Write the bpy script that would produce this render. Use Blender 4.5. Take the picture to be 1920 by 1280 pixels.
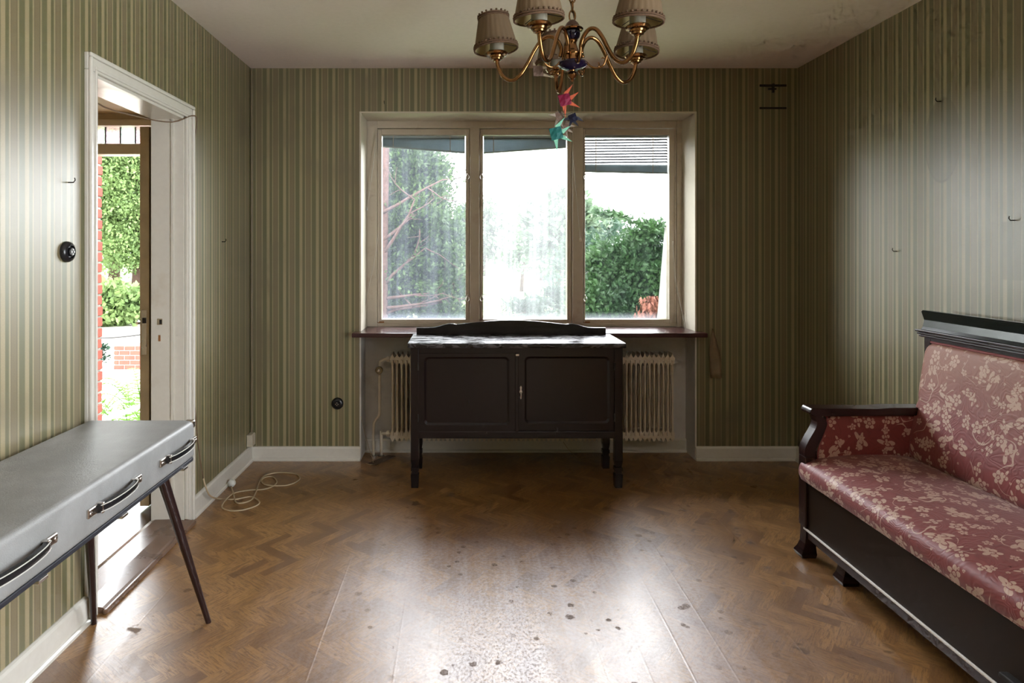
import bpy, bmesh, math, random
import numpy as np
from mathutils import Vector, Matrix
for o in list(bpy.data.objects): bpy.data.objects.remove(o)
scene = bpy.context.scene
COL = scene.collection
R = math.radians
random.seed(7)
# ------------------------------------------------------------------ camera
F = 1200.0; PX, PY = 870.0, 470.0; EYE = 1.335      # focal length and principal point for a 1920x1280 frame
cam_d = bpy.data.cameras.new('camera'); cam = bpy.data.objects.new('camera', cam_d); COL.objects.link(cam)
cam.location = (0, 0, EYE); cam.rotation_euler = (R(90), 0, 0)
cam_d.sensor_width = 36; cam_d.sensor_fit = 'HORIZONTAL'; cam_d.lens = F/1920*36
cam_d.shift_x = (960-PX)/1920; cam_d.shift_y = -(640-PY)/1920
cam_d.clip_start = .05; cam_d.clip_end = 300
scene.camera = cam
# ------------------------------------------------------------------ sky, exposure
world = bpy.data.worlds.new('overcast_sky'); scene.world = world; world.use_nodes = True
wn = world.node_tree.nodes; wn['Background'].inputs[0].default_value = (.93, .965, 1.0, 1); wn['Background'].inputs[1].default_value = 6.0
vs = scene.view_settings; vs.view_transform = 'Standard'; vs.look = 'None'; vs.gamma = 1; vs.use_curve_mapping = False
vs.exposure = 1.7
scene.cycles.use_denoising = True
scene.cycles.max_bounces = 7; scene.cycles.diffuse_bounces = 4; scene.cycles.glossy_bounces = 3
scene.cycles.use_adaptive_sampling = True; scene.cycles.adaptive_threshold = .06; scene.cycles.adaptive_min_samples = 12
scene.cycles.transparent_max_bounces = 16; scene.cycles.sample_clamp_indirect = 8
scene.cycles.caustics_reflective = False; scene.cycles.caustics_refractive = False
def portal(name, loc, rot, sx, sy):                 # guides the sampling of daylight through an opening; gives off nothing itself
    l = bpy.data.lights.new(name, 'AREA'); l.shape = 'RECTANGLE'; l.size = sx; l.size_y = sy; l.cycles.is_portal = True
    o = bpy.data.objects.new(name, l); o.location = loc; o.rotation_euler = rot; COL.objects.link(o)
portal('daylight_window', (.41, 4.46, 1.52), (R(-90), 0, 0), 2.15, 1.42)
portal('daylight_added_window', (2.22, -.2, 1.25), (0, R(90), 0), 1.9, 2.0)  # portal for the unseen side window added to light the room
portal('daylight_entrance', (-2.1, 4.33, 1.08), (R(-90), 0, 0), .95, 2.2)
# ------------------------------------------------------------------ material helpers
MATS = {}
class NT:
    def __init__(s, name):
        s.m = bpy.data.materials.new(name); s.m.use_nodes = True; s.t = s.m.node_tree; s.n = s.t.nodes; s.b = s.n['Principled BSDF']; MATS[name] = s.m
    def add(s, typ, ins=None, **kw):
        n = s.n.new(typ)
        for k, v in kw.items(): setattr(n, k, v)
        for k, v in (ins or {}).items(): s.put(n.inputs[k], v)
        return n
    def put(s, sock, v):
        if isinstance(v, bpy.types.NodeSocket): s.t.links.new(v, sock)
        elif hasattr(v, 'outputs'): s.t.links.new(v.outputs[0], sock)
        else:
            if isinstance(v, (tuple, list)) and len(v) == 3 and sock.type == 'RGBA': v = (*v, 1)
            sock.default_value = v
    def M(s, op, a, b=0.0, c=0.0, clamp=False):
        n = s.add('ShaderNodeMath', {0: a, 1: b, 2: c}, operation=op); n.use_clamp = clamp; return n.outputs[0]
    def noise(s, vec, scale, detail=3, rough=.5, dist=0.0):
        i = {'Scale': scale, 'Detail': detail, 'Roughness': rough, 'Distortion': dist}
        if vec is not None: i['Vector'] = vec
        return s.add('ShaderNodeTexNoise', i).outputs['Fac']
    def obj(s): return s.add('ShaderNodeTexCoord').outputs['Object']
    def uv(s): return s.add('ShaderNodeTexCoord').outputs['UV']
    def xyz(s, v): n = s.add('ShaderNodeSeparateXYZ', {0: v}); return n.outputs
    def comb(s, x=0.0, y=0.0, z=0.0): return s.add('ShaderNodeCombineXYZ', {0: x, 1: y, 2: z}).outputs[0]
    def map(s, v, sc=(1, 1, 1), rot=(0, 0, 0), loc=(0, 0, 0)): return s.add('ShaderNodeMapping', {'Vector': v, 'Scale': sc, 'Rotation': rot, 'Location': loc}).outputs[0]
    def ramp(s, fac, stops, interp='LINEAR'):
        n = s.add('ShaderNodeValToRGB', {0: fac}); cr = n.color_ramp; cr.interpolation = interp
        while len(cr.elements) < len(stops): cr.elements.new(.5)
        for e, (p, c) in zip(cr.elements, stops):
            e.position = p; e.color = (*c, 1) if isinstance(c, (tuple, list)) else (c, c, c, 1)
        return n.outputs[0]
    def mix(s, f, a, b, mode='MIX'):
        n = s.add('ShaderNodeMix', data_type='RGBA', blend_type=mode); n.clamp_factor = True
        s.put(n.inputs[0], f); s.put(n.inputs[6], a); s.put(n.inputs[7], b); return n.outputs[2]
    def ss(s, v, lo, hi): return s.add('ShaderNodeMapRange', {0: v, 1: lo, 2: hi, 3: 0.0, 4: 1.0}, interpolation_type='SMOOTHSTEP').outputs[0]
    def rng(s, v, lo, hi): return s.add('ShaderNodeMapRange', {0: v, 1: 0.0, 2: 1.0, 3: lo, 4: hi}).outputs[0]
    def bump(s, h, strength=.3, dist=.01): s.put(s.b.inputs['Normal'], s.add('ShaderNodeBump', {'Height': h, 'Strength': strength, 'Distance': dist}))
    def out(s, col, rough=.5, metal=0.0, spec=.5, **kw):
        s.put(s.b.inputs['Base Color'], col); s.put(s.b.inputs['Roughness'], rough); s.put(s.b.inputs['Metallic'], metal); s.put(s.b.inputs['Specular IOR Level'], spec)
        for k, v in kw.items(): s.put(s.b.inputs[k], v)
        return s.m
def plain(name, col, rough=.5, metal=0.0, spec=.5, var=.12, nscale=18, bump=0.0, **kw):
    t = NT(name); v = t.obj(); n = t.noise(v, nscale, 4)
    c = t.mix(n, tuple(x*(1-var*1.6) for x in col), tuple(min(1, x*(1+var)) for x in col))
    if bump: t.bump(t.noise(v, nscale*5, 3), bump, .003)
    r = t.rng(n, max(.03, rough-.08), min(1, rough+.08))
    return t.out(c, r, metal, spec, **kw)
def wallpaper(name, axis, ghosts=False):
    t = NT(name); v = t.obj(); x = t.xyz(v)[axis]; z = t.xyz(v)[2]
    wob = t.noise(t.map(v, (3, 3, .25)), 2, 2)
    u = t.M('FRACT', t.M('DIVIDE', t.M('ADD', x, t.M('MULTIPLY', wob, .003)), .1047))
    tan, grn, tau, dk, thin = (.38, .315, .175), (.140, .138, .060), (.215, .175, .092), (.12, .095, .045), (.37, .31, .175)
    col = t.ramp(u, [(0, tan), (.15, tan), (.175, grn), (.30, grn), (.325, thin), (.375, thin), (.395, dk), (.42, tau), (.62, tau), (.65, dk), (.675, thin), (.72, thin), (.745, grn), (.96, grn), (1, tan)])
    weave = t.noise(t.map(v, (160, 160, 420)), 1.0, 2)
    col = t.mix(t.rng(weave, .0, .4), col, (.10, .09, .055))
    dirt = t.noise(v, 1.3, 4, .6)
    col = t.mix(t.ss(dirt, .52, .8), col, (.15, .125, .075))
    if ghosts:                                          # unfaded patches where an oval mirror and a picture hung
        Yc, Zc = t.xyz(v)[1], t.xyz(v)[2]
        a = t.M('DIVIDE', t.M('SUBTRACT', Yc, 2.85), .105); b = t.M('DIVIDE', t.M('SUBTRACT', Zc, 1.83), .19); e = t.M('SQRT', t.M('ADD', t.M('MULTIPLY', a, a), t.M('MULTIPLY', b, b)))
        g = t.M('SUBTRACT', 1.0, t.ss(e, .96, 1.02)); rim = t.M('MULTIPLY', t.M('MULTIPLY', t.ss(e, .94, .98), t.M('SUBTRACT', 1.0, t.ss(e, .99, 1.04))), t.ss(b, .2, -.9) if False else t.M('SUBTRACT', 1.0, t.ss(b, -.9, .2)))
        q = t.M('MAXIMUM', t.M('ABSOLUTE', t.M('DIVIDE', t.M('SUBTRACT', Yc, 2.40), .14)), t.M('ABSOLUTE', t.M('DIVIDE', t.M('SUBTRACT', Zc, 1.335), .115))); g2 = t.M('SUBTRACT', 1.0, t.ss(q, .96, 1.02))
        col = t.mix(t.M('MULTIPLY', t.M('MAXIMUM', g, g2), .4), col, (.10, .085, .035)); col = t.mix(t.M('MULTIPLY', rim, .6), col, (.10, .07, .03))
    t.bump(t.M('ADD', t.M('MULTIPLY', t.ramp(u, [(0, 1), (.15, 1), (.18, .4), (.3, .4), (.33, 1), (.37, 1), (.42, .55), (.62, .55), (.68, 1), (.72, 1), (.75, .4), (.96, .4), (1, 1)]), .6), t.M('MULTIPLY', weave, .4)), .15, .001)
    return t.out(col, t.rng(dirt, .31, .41), 0, 1.0)
wp_x = wallpaper('striped_wallpaper_across', 0); wp_y = wallpaper('striped_wallpaper_along', 1); wp_r = wallpaper('striped_wallpaper_ghosted', 1, True)
def floor_mat():
    t = NT('parquet_print_vinyl'); v = t.obj()
    q = t.map(v, (1, 1, 1), (0, 0, R(38))); qs = t.xyz(t.add('ShaderNodeVectorMath', {0: q, 1: (23.0, 23.0, 23.0)}, operation='MULTIPLY').outputs[0])
    n = 4.0
    i = t.M('FLOOR', qs[0]); j = t.M('FLOOR', qs[1])
    k = t.M('FLOORED_MODULO', t.M('SUBTRACT', i, j), 2*n)
    hor = t.M('LESS_THAN', k, n-.5)
    idx = t.M('SUBTRACT', i, t.M('MULTIPLY', hor, k))
    idy = t.M('SUBTRACT', j, t.M('MULTIPLY', t.M('SUBTRACT', 1.0, hor), t.M('SUBTRACT', 2*n-1, k)))
    rnd = t.add('ShaderNodeTexWhiteNoise', {'Vector': t.comb(idx, idy, hor)}).outputs['Value']
    ga = t.noise(t.map(q, (7, 60, 1)), 2.2, 4, .6, 1.2); gb = t.noise(t.map(q, (60, 7, 1)), 2.2, 4, .6, 1.2)
    grain = t.add('ShaderNodeMix', {0: hor, 2: gb, 3: ga}).outputs[0]
    col = t.ramp(rnd, [(0, (.15, .065, .018)), (.22, (.25, .12, .034)), (.6, (.31, .155, .045)), (1, (.36, .185, .057))])
    col = t.mix(t.M('MULTIPLY', t.ss(grain, .44, .60), .85), col, (.16, .07, .02))
    X = t.xyz(v)[0]; Y = t.xyz(v)[1]
    # wear and window glare painted as grey film mid-room, with dark mould spots
    big = t.noise(v, 1.6, 5, .6)
    lane = t.M('MULTIPLY', t.ss(t.M('ADD', X, t.M('MULTIPLY', big, .7)), -.55, .35), t.M('SUBTRACT', 1.0, t.ss(t.M('ADD', X, t.M('MULTIPLY', big, .5)), .95, 1.55)))
    lane = t.M('MULTIPLY', lane, t.M('SUBTRACT', 1.0, t.ss(t.M('ADD', Y, t.M('MULTIPLY', big, .4)), 2.9, 3.6)))
    fine = t.noise(v, 70, 5, .7); strk = t.noise(t.map(v, (11, .7, 1)), 1.0, 5, .65)
    film_glare = t.M('MULTIPLY', lane, t.ss(t.M('ADD', t.M('MULTIPLY', fine, .8), t.M('ADD', t.M('MULTIPLY', big, .4), t.M('MULTIPLY', strk, .7))), .75, 1.15))
    blot = t.noise(v, 9, 3, .6); spot = t.M('MULTIPLY', t.ss(blot, .62, .70), t.ss(t.noise(v, 1.1, 2), .48, .6))
    col = t.mix(t.M('MULTIPLY', film_glare, .7), col, (.46, .40, .42))
    spl = t.add('ShaderNodeTexVoronoi', {'Vector': v, 'Scale': 14.0, 'Randomness': 1.0}).outputs['Distance']
    dots = t.M('MULTIPLY', t.M('LESS_THAN', spl, t.M('MULTIPLY', t.M('ADD', t.noise(v, 6.1, 3), t.M('MULTIPLY', t.M('SUBTRACT', fine, .5), 1.2)), .34)), t.ss(t.noise(v, 2.3, 3), .44, .52))
    dots = t.M('MULTIPLY', t.M('MULTIPLY', dots, lane), t.rng(t.ss(t.noise(v, 90, 4, .7), .35, .6), .35, .9))
    strip = t.M('MULTIPLY', t.ss(t.M('ADD', X, t.M('MULTIPLY', big, .3)), .05, .18), t.M('SUBTRACT', 1.0, t.ss(t.M('ADD', X, t.M('MULTIPLY', big, .3)), .36, .52)))
    speck = t.M('MULTIPLY', t.M('MULTIPLY', t.ss(t.noise(t.map(v, (1, .6, 1)), 120, 6, .7), .46, .66), t.M('ADD', t.M('MULTIPLY', strip, .38), .14)), t.M('SUBTRACT', 1.0, t.ss(Y, 2.3, 3.0)))
    wear = t.M('MAXIMUM', t.M('MAXIMUM', t.M('MULTIPLY', spot, .7), dots), speck, clamp=True)
    col = t.mix(wear, col, (.10, .065, .045))
    smear = t.ss(t.noise(t.map(v, (1.4, .5, 1)), 3.0, 4, .6), .5, .75)
    ro = t.M('ADD', t.rng(fine, .27, .43), t.M('MULTIPLY', smear, .1))
    ro = t.M('ADD', t.M('ADD', ro, t.M('MULTIPLY', wear, .35)), t.M('MULTIPLY', t.M('SUBTRACT', strk, .5), .22)); spc = t.M('SUBTRACT', 1.0, t.M('MULTIPLY', wear, .8))
    # boards under the sheet show as long low ridges
    bu = t.M('FRACT', t.M('DIVIDE', t.M('ADD', X, t.M('MULTIPLY', t.noise(t.map(v, (.6, .6, .6)), 1, 1), .04)), .135))
    ridge = t.M('SUBTRACT', 1.0, t.ss(t.M('ABSOLUTE', t.M('SUBTRACT', bu, .5)), .0, .045))
    cup = t.M('MULTIPLY', t.M('SINE', t.M('MULTIPLY', bu, 6.283)), .10)
    h = t.M('ADD', t.M('ADD', t.M('MULTIPLY', ridge, t.M('MULTIPLY', t.ss(t.noise(t.map(v, (7.4, .4, 1)), 1, 2), .45, .65), .28)), cup), t.M('ADD', t.M('MULTIPLY', grain, .22), t.M('MULTIPLY', big, 2.0)))
    t.bump(h, .35, .004)
    return t.out(col, ro, 0, spc, **{'Coat Weight': t.M('SUBTRACT', .5, t.M('MULTIPLY', wear, .5)), 'Coat Roughness': t.M('ADD', t.rng(strk, .32, .52), t.M('MULTIPLY', wear, .2)), 'Coat IOR': 1.5})
m_floor = floor_mat()
def stained(name, col, stain, rough=.4, spec=.5, lo=.55, hi=.75, sc=2.5):
    t = NT(name); v = t.obj(); c = t.mix(t.M('MULTIPLY', t.ss(t.noise(v, sc, 5, .65), lo, hi), .7), col, stain)
    c = t.mix(t.rng(t.noise(v, 40, 3), 0, .15), c, tuple(x*.5 for x in stain))
    t.bump(t.noise(v, 30, 3), .08, .003)
    return t.out(c, rough, 0, spec)
m_ceil = stained('ceiling_paint', (.88, .80, .76), (.62, .53, .46), .8, .2, .6, .85, 1.2)
m_white = stained('white_gloss_paint', (.68, .66, .60), (.50, .42, .30), .22, .5, .6, .85, 3.0)
m_frame = stained('cream_window_paint', (.60, .54, .44), (.42, .30, .17), .35, .5, .55, .8, 5.0)
m_reveal = stained('cream_reveal_paint', (.62, .57, .46), (.40, .31, .20), .5, .4, .6, .8, 4.0)
m_plaster = stained('old_white_plaster', (.66, .64, .61), (.44, .40, .36), .8, .2, .5, .75, 4.0)
m_hall = plain('hall_beige_paint', (.52, .42, .28), .4, 0, .4); m_hallceil = plain('hall_tan_board', (.30, .19, .085), .5)
m_hallfloor = plain('hall_grey_linoleum', (.22, .19, .16), .22, 0, .6, .2, 5)
m_sill = plain('oxblood_sill_paint', (.055, .018, .02), .22, 0, .6, .2)
m_thresh = plain('worn_threshold_wood', (.17, .10, .065), .28, 0, .6, .4, 9)
m_doorleaf = plain('door_tan_paint', (.46, .33, .18), .4, 0, .5, .15, 6); m_dooredge = plain('door_edge_cream', (.74, .60, .40), .45, 0, .5, .2, 12)
def ebony():
    t = NT('ebonised_wood'); v = t.obj(); g = t.noise(t.map(v, (40, 40, 3)), 1.5, 4, .6)
    dust = t.ss(t.noise(t.map(v, (1, 1, .35)), 6, 6, .7), .55, .85)
    c = t.mix(g, (.006, .004, .005), (.014, .008, .008)); c = t.mix(t.M('MULTIPLY', dust, .08), c, (.10, .10, .12))
    t.bump(g, .04, .001)
    return t.out(c, t.rng(dust, .24, .4), 0, .4)
m_ebony = ebony()
def ebony_top():
    t = NT('flaking_black_varnish'); v = t.obj(); n = t.noise(t.map(v, (3, 9, 9)), 4, 6, .7, .6); k = t.ss(n, .50, .56)
    c = t.mix(k, (.012, .010, .012), (.075, .068, .072)); t.bump(n, .5, .004)
    return t.out(c, t.rng(k, .2, .5), 0, .6)
m_ebtop = ebony_top()
m_mahog = plain('dark_mahogany', (.024, .010, .009), .25, 0, .5, .3, 10, .015)
m_panel = plain('brown_black_panel', (.020, .012, .008), .4, 0, .2, .25, 12)
m_bead = plain('pale_inlay_strip', (.85, .83, .80), .3); m_rad = plain('radiator_cream_enamel', (.72, .64, .52), .35, 0, .5, .15, 8)
m_case = NT('grey_leatherette'); _v = m_case.obj(); _n = m_case.noise(_v, 260, 2); _d = m_case.noise(_v, 3.0, 5, .65)
m_case.bump(_n, .5, .0012); m_case = m_case.out(m_case.mix(m_case.ss(_d, .4, .7), (.22, .225, .22), (.30, .305, .305)), .46, 0, .5)
m_black = plain('black_plastic', (.012, .012, .014), .22, 0, .5); m_rubber = plain('dark_base_cloth', (.012, .013, .02), .6)
m_chrome = plain('worn_nickel', (.62, .58, .54), .25, 1.0, .5, .2, 30); m_brass = plain('aged_brass', (.26, .135, .05), .18, 1.0, .5, .3, 25)
m_blue = plain('cobalt_glaze', (.006, .004, .020), .06, 0, .5, .1); m_leg = plain('dark_leg_lacquer', (.022, .010, .010), .18, 0, .6)
m_candle = plain('candle_sleeve_card', (.27, .25, .19), .6); m_steel = plain('black_iron', (.012, .010, .008), .6)
m_cord = plain('cream_flex', (.46, .36, .23), .5); m_brown_cord = plain('brown_flex', (.16, .10, .06), .5); m_plugw = plain('white_plug_plastic', (.6, .6, .56), .3)
m_thread = plain('thread_grey', (.06, .055, .05), .8); m_string = plain('pale_blind_cord', (.55, .52, .46), .7)
m_blind = plain('blue_green_slat_enamel', (.40, .50, .54), .3, 0, .5, .25, 6); m_blindw = plain('pale_slat_enamel', (.12, .125, .14), .5, 0, .2)
m_cloth = plain('stained_linen', (.55, .43, .30), .85, 0, .2, .25, 14); m_rust = plain('rusted_putty', (.30, .13, .04), .8)
m_lace = plain('white_curtain_cloth', (.66, .66, .66), .9, 0, .1)
m_card = plain('brown_card', (.10, .065, .045), .8)
def shade_mat(name, col, tr):
    t = NT(name); v = t.obj(); n = t.noise(t.map(v, (60, 60, 4)), 1, 3)
    c = t.mix(n, tuple(x*.7 for x in col), col); t.out(c, .85, 0, .1)
    tl = t.add('ShaderNodeBsdfTranslucent', {0: c}); mx = t.add('ShaderNodeMixShader', {0: tr, 1: t.b.outputs[0], 2: tl.outputs[0]})
    t.t.links.new(mx.outputs[0], t.n['Material Output'].inputs[0]); return t.m
m_shade = shade_mat('pleated_taupe_cloth', (.19, .135, .08), .12); m_lining = shade_mat('yellowed_lining', (.80, .70, .36), .45); m_trim = plain('brown_braid', (.13, .08, .05), .9, 0, .1, .4, 200)
def glass_mat(name, haze, streak, tint=(.8, .84, .95)):
    t = NT(name); v = t.obj(); t.n.remove(t.b)
    s1 = t.noise(t.map(v, (22, 1, .7)), 1, 5, .65); s2 = t.noise(v, 3, 4, .6); edge = t.M('SUBTRACT', 1.0, t.ss(t.xyz(v)[2], .03, .10))
    f = t.M('MULTIPLY', t.M('ADD', t.ss(s1, .35, .85), t.M('MULTIPLY', s2, .8)), streak)
    f = t.M('ADD', t.M('ADD', f, haze), t.M('MULTIPLY', edge, .06), clamp=True)
    tr = t.add('ShaderNodeBsdfTransparent'); tl = t.add('ShaderNodeBsdfTranslucent', {0: tint}); gl = t.add('ShaderNodeBsdfGlossy', {'Roughness': .02})
    m1 = t.add('ShaderNodeMixShader', {0: f, 1: tr.outputs[0], 2: tl.outputs[0]})
    fr = t.add('ShaderNodeFresnel', {'IOR': 1.14}); m2 = t.add('ShaderNodeMixShader', {0: fr.outputs[0], 1: m1.outputs[0], 2: gl.outputs[0]})
    t.t.links.new(m2.outputs[0], t.n['Material Output'].inputs[0]); return t.m
m_gl = [glass_mat('dusty_pane_streaked', .006, .026, (.72, .76, .95)), glass_mat('dusty_pane_hazed', .02, .06, (.9, .92, .95)), glass_mat('dusty_pane_clear', .0, .002)]
def tint_glass(name, col):
    t = NT(name); t.n.remove(t.b); tr = t.add('ShaderNodeBsdfTransparent', {0: col}); tl = t.add('ShaderNodeBsdfTranslucent', {0: col})
    mx = t.add('ShaderNodeMixShader', {0: t.rng(t.noise(t.obj(), 60, 3), .1, .4), 1: tr.outputs[0], 2: tl.outputs[0]}); t.t.links.new(mx.outputs[0], t.n['Material Output'].inputs[0]); return t.m
m_tpink = tint_glass('pink_cathedral_glass', (.80, .68, .72)); m_tclear = tint_glass('pale_cathedral_glass', (.85, .92, .88))
def leaf_mat(name, a, b, tr=.3):
    t = NT(name); rnd = t.add('ShaderNodeObjectInfo').outputs['Random']
    n = t.noise(t.obj(), 2.3, 4, .6); c = t.ramp(n, [(.3, a), (.7, b)]); t.out(c, .55, 0, .3)
    tl = t.add('ShaderNodeBsdfTranslucent', {0: c}); mx = t.add('ShaderNodeMixShader', {0: tr, 1: t.b.outputs[0], 2: tl.outputs[0]})
    t.t.links.new(mx.outputs[0], t.n['Material Output'].inputs[0]); return t.m
m_thuja = leaf_mat('thuja_scale_leaf', (.014, .032, .010), (.055, .10, .018)); m_juni = leaf_mat('juniper_leaf', (.006, .020, .010), (.030, .070, .018))
m_yew = leaf_mat('low_conifer_leaf', (.006, .019, .013), (.018, .045, .022)); m_broad = leaf_mat('broad_tree_leaf', (.07, .12, .04), (.20, .28, .10), .5)
m_fern = leaf_mat('fern_frond', (.06, .14, .015), (.12, .22, .04), .45); m_far = leaf_mat('far_tree_leaf', (.06, .09, .06), (.11, .15, .09), .3)
m_dead = plain('dead_brown_spray', (.10, .028, .012), .8); m_bark = plain('red_brown_bark', (.06, .035, .027), .9, 0, .2, .4, 25, .5)
m_lawn = plain('lawn_grass', (.10, .14, .05), .9, 0, .1, .25, 1.5); m_gravel = plain('pale_gravel', (.45, .42, .38), .9, 0, .1, .15, 30, .4)
m_brick = plain('red_brick', (.20, .05, .035), .8, 0, .2, .3, 9, .3); m_mortar = plain('grey_mortar', (.20, .19, .17), .9, 0, .1)
def fabric(name, base, hi, scale=1.0):
    t = NT(name); uv = t.map(t.uv(), (scale, scale, 1))
    wv = t.add('ShaderNodeVectorMath', {0: uv, 1: t.add('ShaderNodeVectorMath', {0: t.add('ShaderNodeTexNoise', {'Vector': uv, 'Scale': 14.0}).outputs['Color'], 1: (.012, .012, 0)}, operation='MULTIPLY').outputs[0]}, operation='ADD').outputs[0]
    def motif(sc, petals, rad, inner, off, keep, stretch=1.0):
        vv = t.map(wv, (1, 1, 0), (0, 0, 0), off)
        vo = t.add('ShaderNodeTexVoronoi', {'Vector': vv, 'Scale': sc, 'Randomness': .8}, voronoi_dimensions='2D')
        d = t.add('ShaderNodeVectorMath', {0: vv, 1: vo.outputs['Position']}, operation='SUBTRACT').outputs[0]
        rr = t.xyz(vo.outputs['Color'])
        d = t.add('ShaderNodeVectorRotate', {'Vector': d, 'Angle': t.M('MULTIPLY', rr[0], 6.28)}, rotation_type='Z_AXIS').outputs[0]
        x, y, _ = t.xyz(d); y = t.M('MULTIPLY', y, stretch)
        r = t.M('SQRT', t.M('ADD', t.M('MULTIPLY', x, x), t.M('MULTIPLY', y, y))); a = t.M('ARCTAN2', y, x)
        pet = t.M('ABSOLUTE', t.M('COSINE', t.M('MULTIPLY', a, petals/2)))
        edge = t.M('MULTIPLY', t.M('ADD', inner, t.M('MULTIPLY', pet, 1-inner)), rad)
        m = t.M('LESS_THAN', r, edge)
        ring = t.M('MULTIPLY', t.M('GREATER_THAN', t.M('ABSOLUTE', t.M('SUBTRACT', r, rad*.33)), rad*.07), t.M('GREATER_THAN', pet, .22 if inner > .3 else 0))
        m = t.M('MULTIPLY', m, ring)
        return t.M('MULTIPLY', m, t.M('LESS_THAN', rr[1], keep))
    f1 = motif(7.5, 5, .026, .5, (0, 0, 0), .8); f2 = motif(11, 5, .015, .45, (.37, .11, 0), .75)
    l1 = motif(8, 3, .048, .02, (.21, .53, 0), .85, 2.0); l2 = motif(12, 4, .028, .03, (.71, .33, 0), .8, 1.6); b1 = motif(26, 3, .0055, .8, (.1, .9, 0), .4)
    m = t.M('MAXIMUM', t.M('MAXIMUM', f1, f2), t.M('MAXIMUM', t.M('MAXIMUM', l1, l2), b1))
    # curling stems
    wn_ = t.noise(wv, 7, 1, .3); stem = t.M('LESS_THAN', t.M('ABSOLUTE', t.M('SUBTRACT', wn_, .5)), .0045); cl = t.ss(t.noise(uv, 5.3, 2), .5, .52)
    m = t.M('MAXIMUM', m, t.M('MULTIPLY', stem, cl))
    weave = t.noise(t.map(uv, (500, 900, 1)), 1, 2); m = t.M('MULTIPLY', m, t.rng(weave, .55, 1.0))
    quilt = t.M('SINE', t.M('MULTIPLY', t.noise(uv, 9, 2, .5, .8), 70.0))
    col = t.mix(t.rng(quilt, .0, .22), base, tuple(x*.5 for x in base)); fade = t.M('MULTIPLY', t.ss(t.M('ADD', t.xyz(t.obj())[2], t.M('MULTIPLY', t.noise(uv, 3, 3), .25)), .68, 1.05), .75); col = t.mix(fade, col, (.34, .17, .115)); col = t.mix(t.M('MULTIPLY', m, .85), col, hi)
    t.bump(t.M('ADD', t.M('MULTIPLY', quilt, .35), t.M('ADD', t.M('MULTIPLY', m, .5), t.M('MULTIPLY', weave, .3))), .3, .002)
    return t.out(col, .5, 0, .4, **{'Sheen Weight': .3, 'Sheen Roughness': .4})
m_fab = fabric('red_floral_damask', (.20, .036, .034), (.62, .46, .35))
def paper(name, c): return plain(name, c, .6, 0, .3, .25, 120)
# ------------------------------------------------------------------ mesh helpers
ORG = {}
def thing(name, label, cat, loc, group=None):
    o = bpy.data.objects.new(name, None); o.empty_display_size = .05; COL.objects.link(o); o.location = loc; ORG[o] = Vector(loc)
    o['label'] = label; o['category'] = cat
    if group: o['group'] = group
    return o
def setting(name, loc, label=None):
    o = bpy.data.objects.new(name, None); o.empty_display_size = .05; COL.objects.link(o); o.location = loc; ORG[o] = Vector(loc); o['kind'] = 'structure'
    if label: o['label'] = label
    return o
def mk(name, bm, mat, parent=None, smooth=False, label=None, cat=None, kind=None, group=None, origin=None, auto=None):
    me = bpy.data.meshes.new(name)
    org = ORG[parent] if parent is not None else Vector(origin or (0, 0, 0))
    bmesh.ops.recalc_face_normals(bm, faces=bm.faces[:])
    if org.length: bmesh.ops.translate(bm, verts=bm.verts[:], vec=-org)
    bm.to_mesh(me); bm.free(); me.materials.append(mat)
    if smooth:
        me.polygons.foreach_set('use_smooth', [True]*len(me.polygons))
        if auto is not None:
            try: me.set_sharp_from_angle(angle=R(auto))
            except Exception: pass
    o = bpy.data.objects.new(name, me); COL.objects.link(o); ORG[o] = org
    if parent is not None: o.parent = parent
    elif org.length: o.location = org
    if label: o['label'] = label
    if cat: o['category'] = cat
    if kind: o['kind'] = kind
    if group: o['group'] = group
    return o
def dup(o, parent, delta=(0, 0, 0), rotz=None):
    c = o.copy(); COL.objects.link(c); c.parent = parent; c.location = Vector(o.location)+Vector(delta); ORG[c] = ORG[o]
    if rotz is not None: c.rotation_euler = (0, 0, rotz)
    return c
def box(bm, x0, x1, y0, y1, z0, z1, bev=0, seg=2):
    r = bmesh.ops.create_cube(bm, size=1); vs_ = r['verts']
    for v in vs_: v.co = Vector(((x0+x1)/2+v.co.x*(x1-x0), (y0+y1)/2+v.co.y*(y1-y0), (z0+z1)/2+v.co.z*(z1-z0)))
    if bev:
        es = list({e for v in vs_ for e in v.link_edges}); bmesh.ops.bevel(bm, geom=es, offset=bev, segments=seg, affect='EDGES', profile=.5)
    return bm
def B(*a, **k): return box(bmesh.new(), *a, **k)
def tube(bm, pts, rad, n=8, cap=True):
    pts = [Vector(p) for p in pts]; rs = rad if isinstance(rad, (list, tuple)) else [rad]*len(pts); rings = []
    up = None
    for i, p in enumerate(pts):
        d = (pts[min(i+1, len(pts)-1)]-pts[max(i-1, 0)]).normalized()
        if up is None: up = Vector((0, 0, 1)) if abs(d.z) < .9 else Vector((1, 0, 0))
        a = (up-d*up.dot(d)).normalized(); up = a; b = d.cross(a)
        rings.append([bm.verts.new(p+a*rs[i]*math.cos(2*math.pi*k/n)+b*rs[i]*math.sin(2*math.pi*k/n)) for k in range(n)])
    for r0, r1 in zip(rings, rings[1:]):
        for k in range(n): bm.faces.new((r0[k], r0[(k+1) % n], r1[(k+1) % n], r1[k]))
    if cap: bm.faces.new(rings[0]); bm.faces.new(rings[-1][::-1])
    return bm
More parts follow.
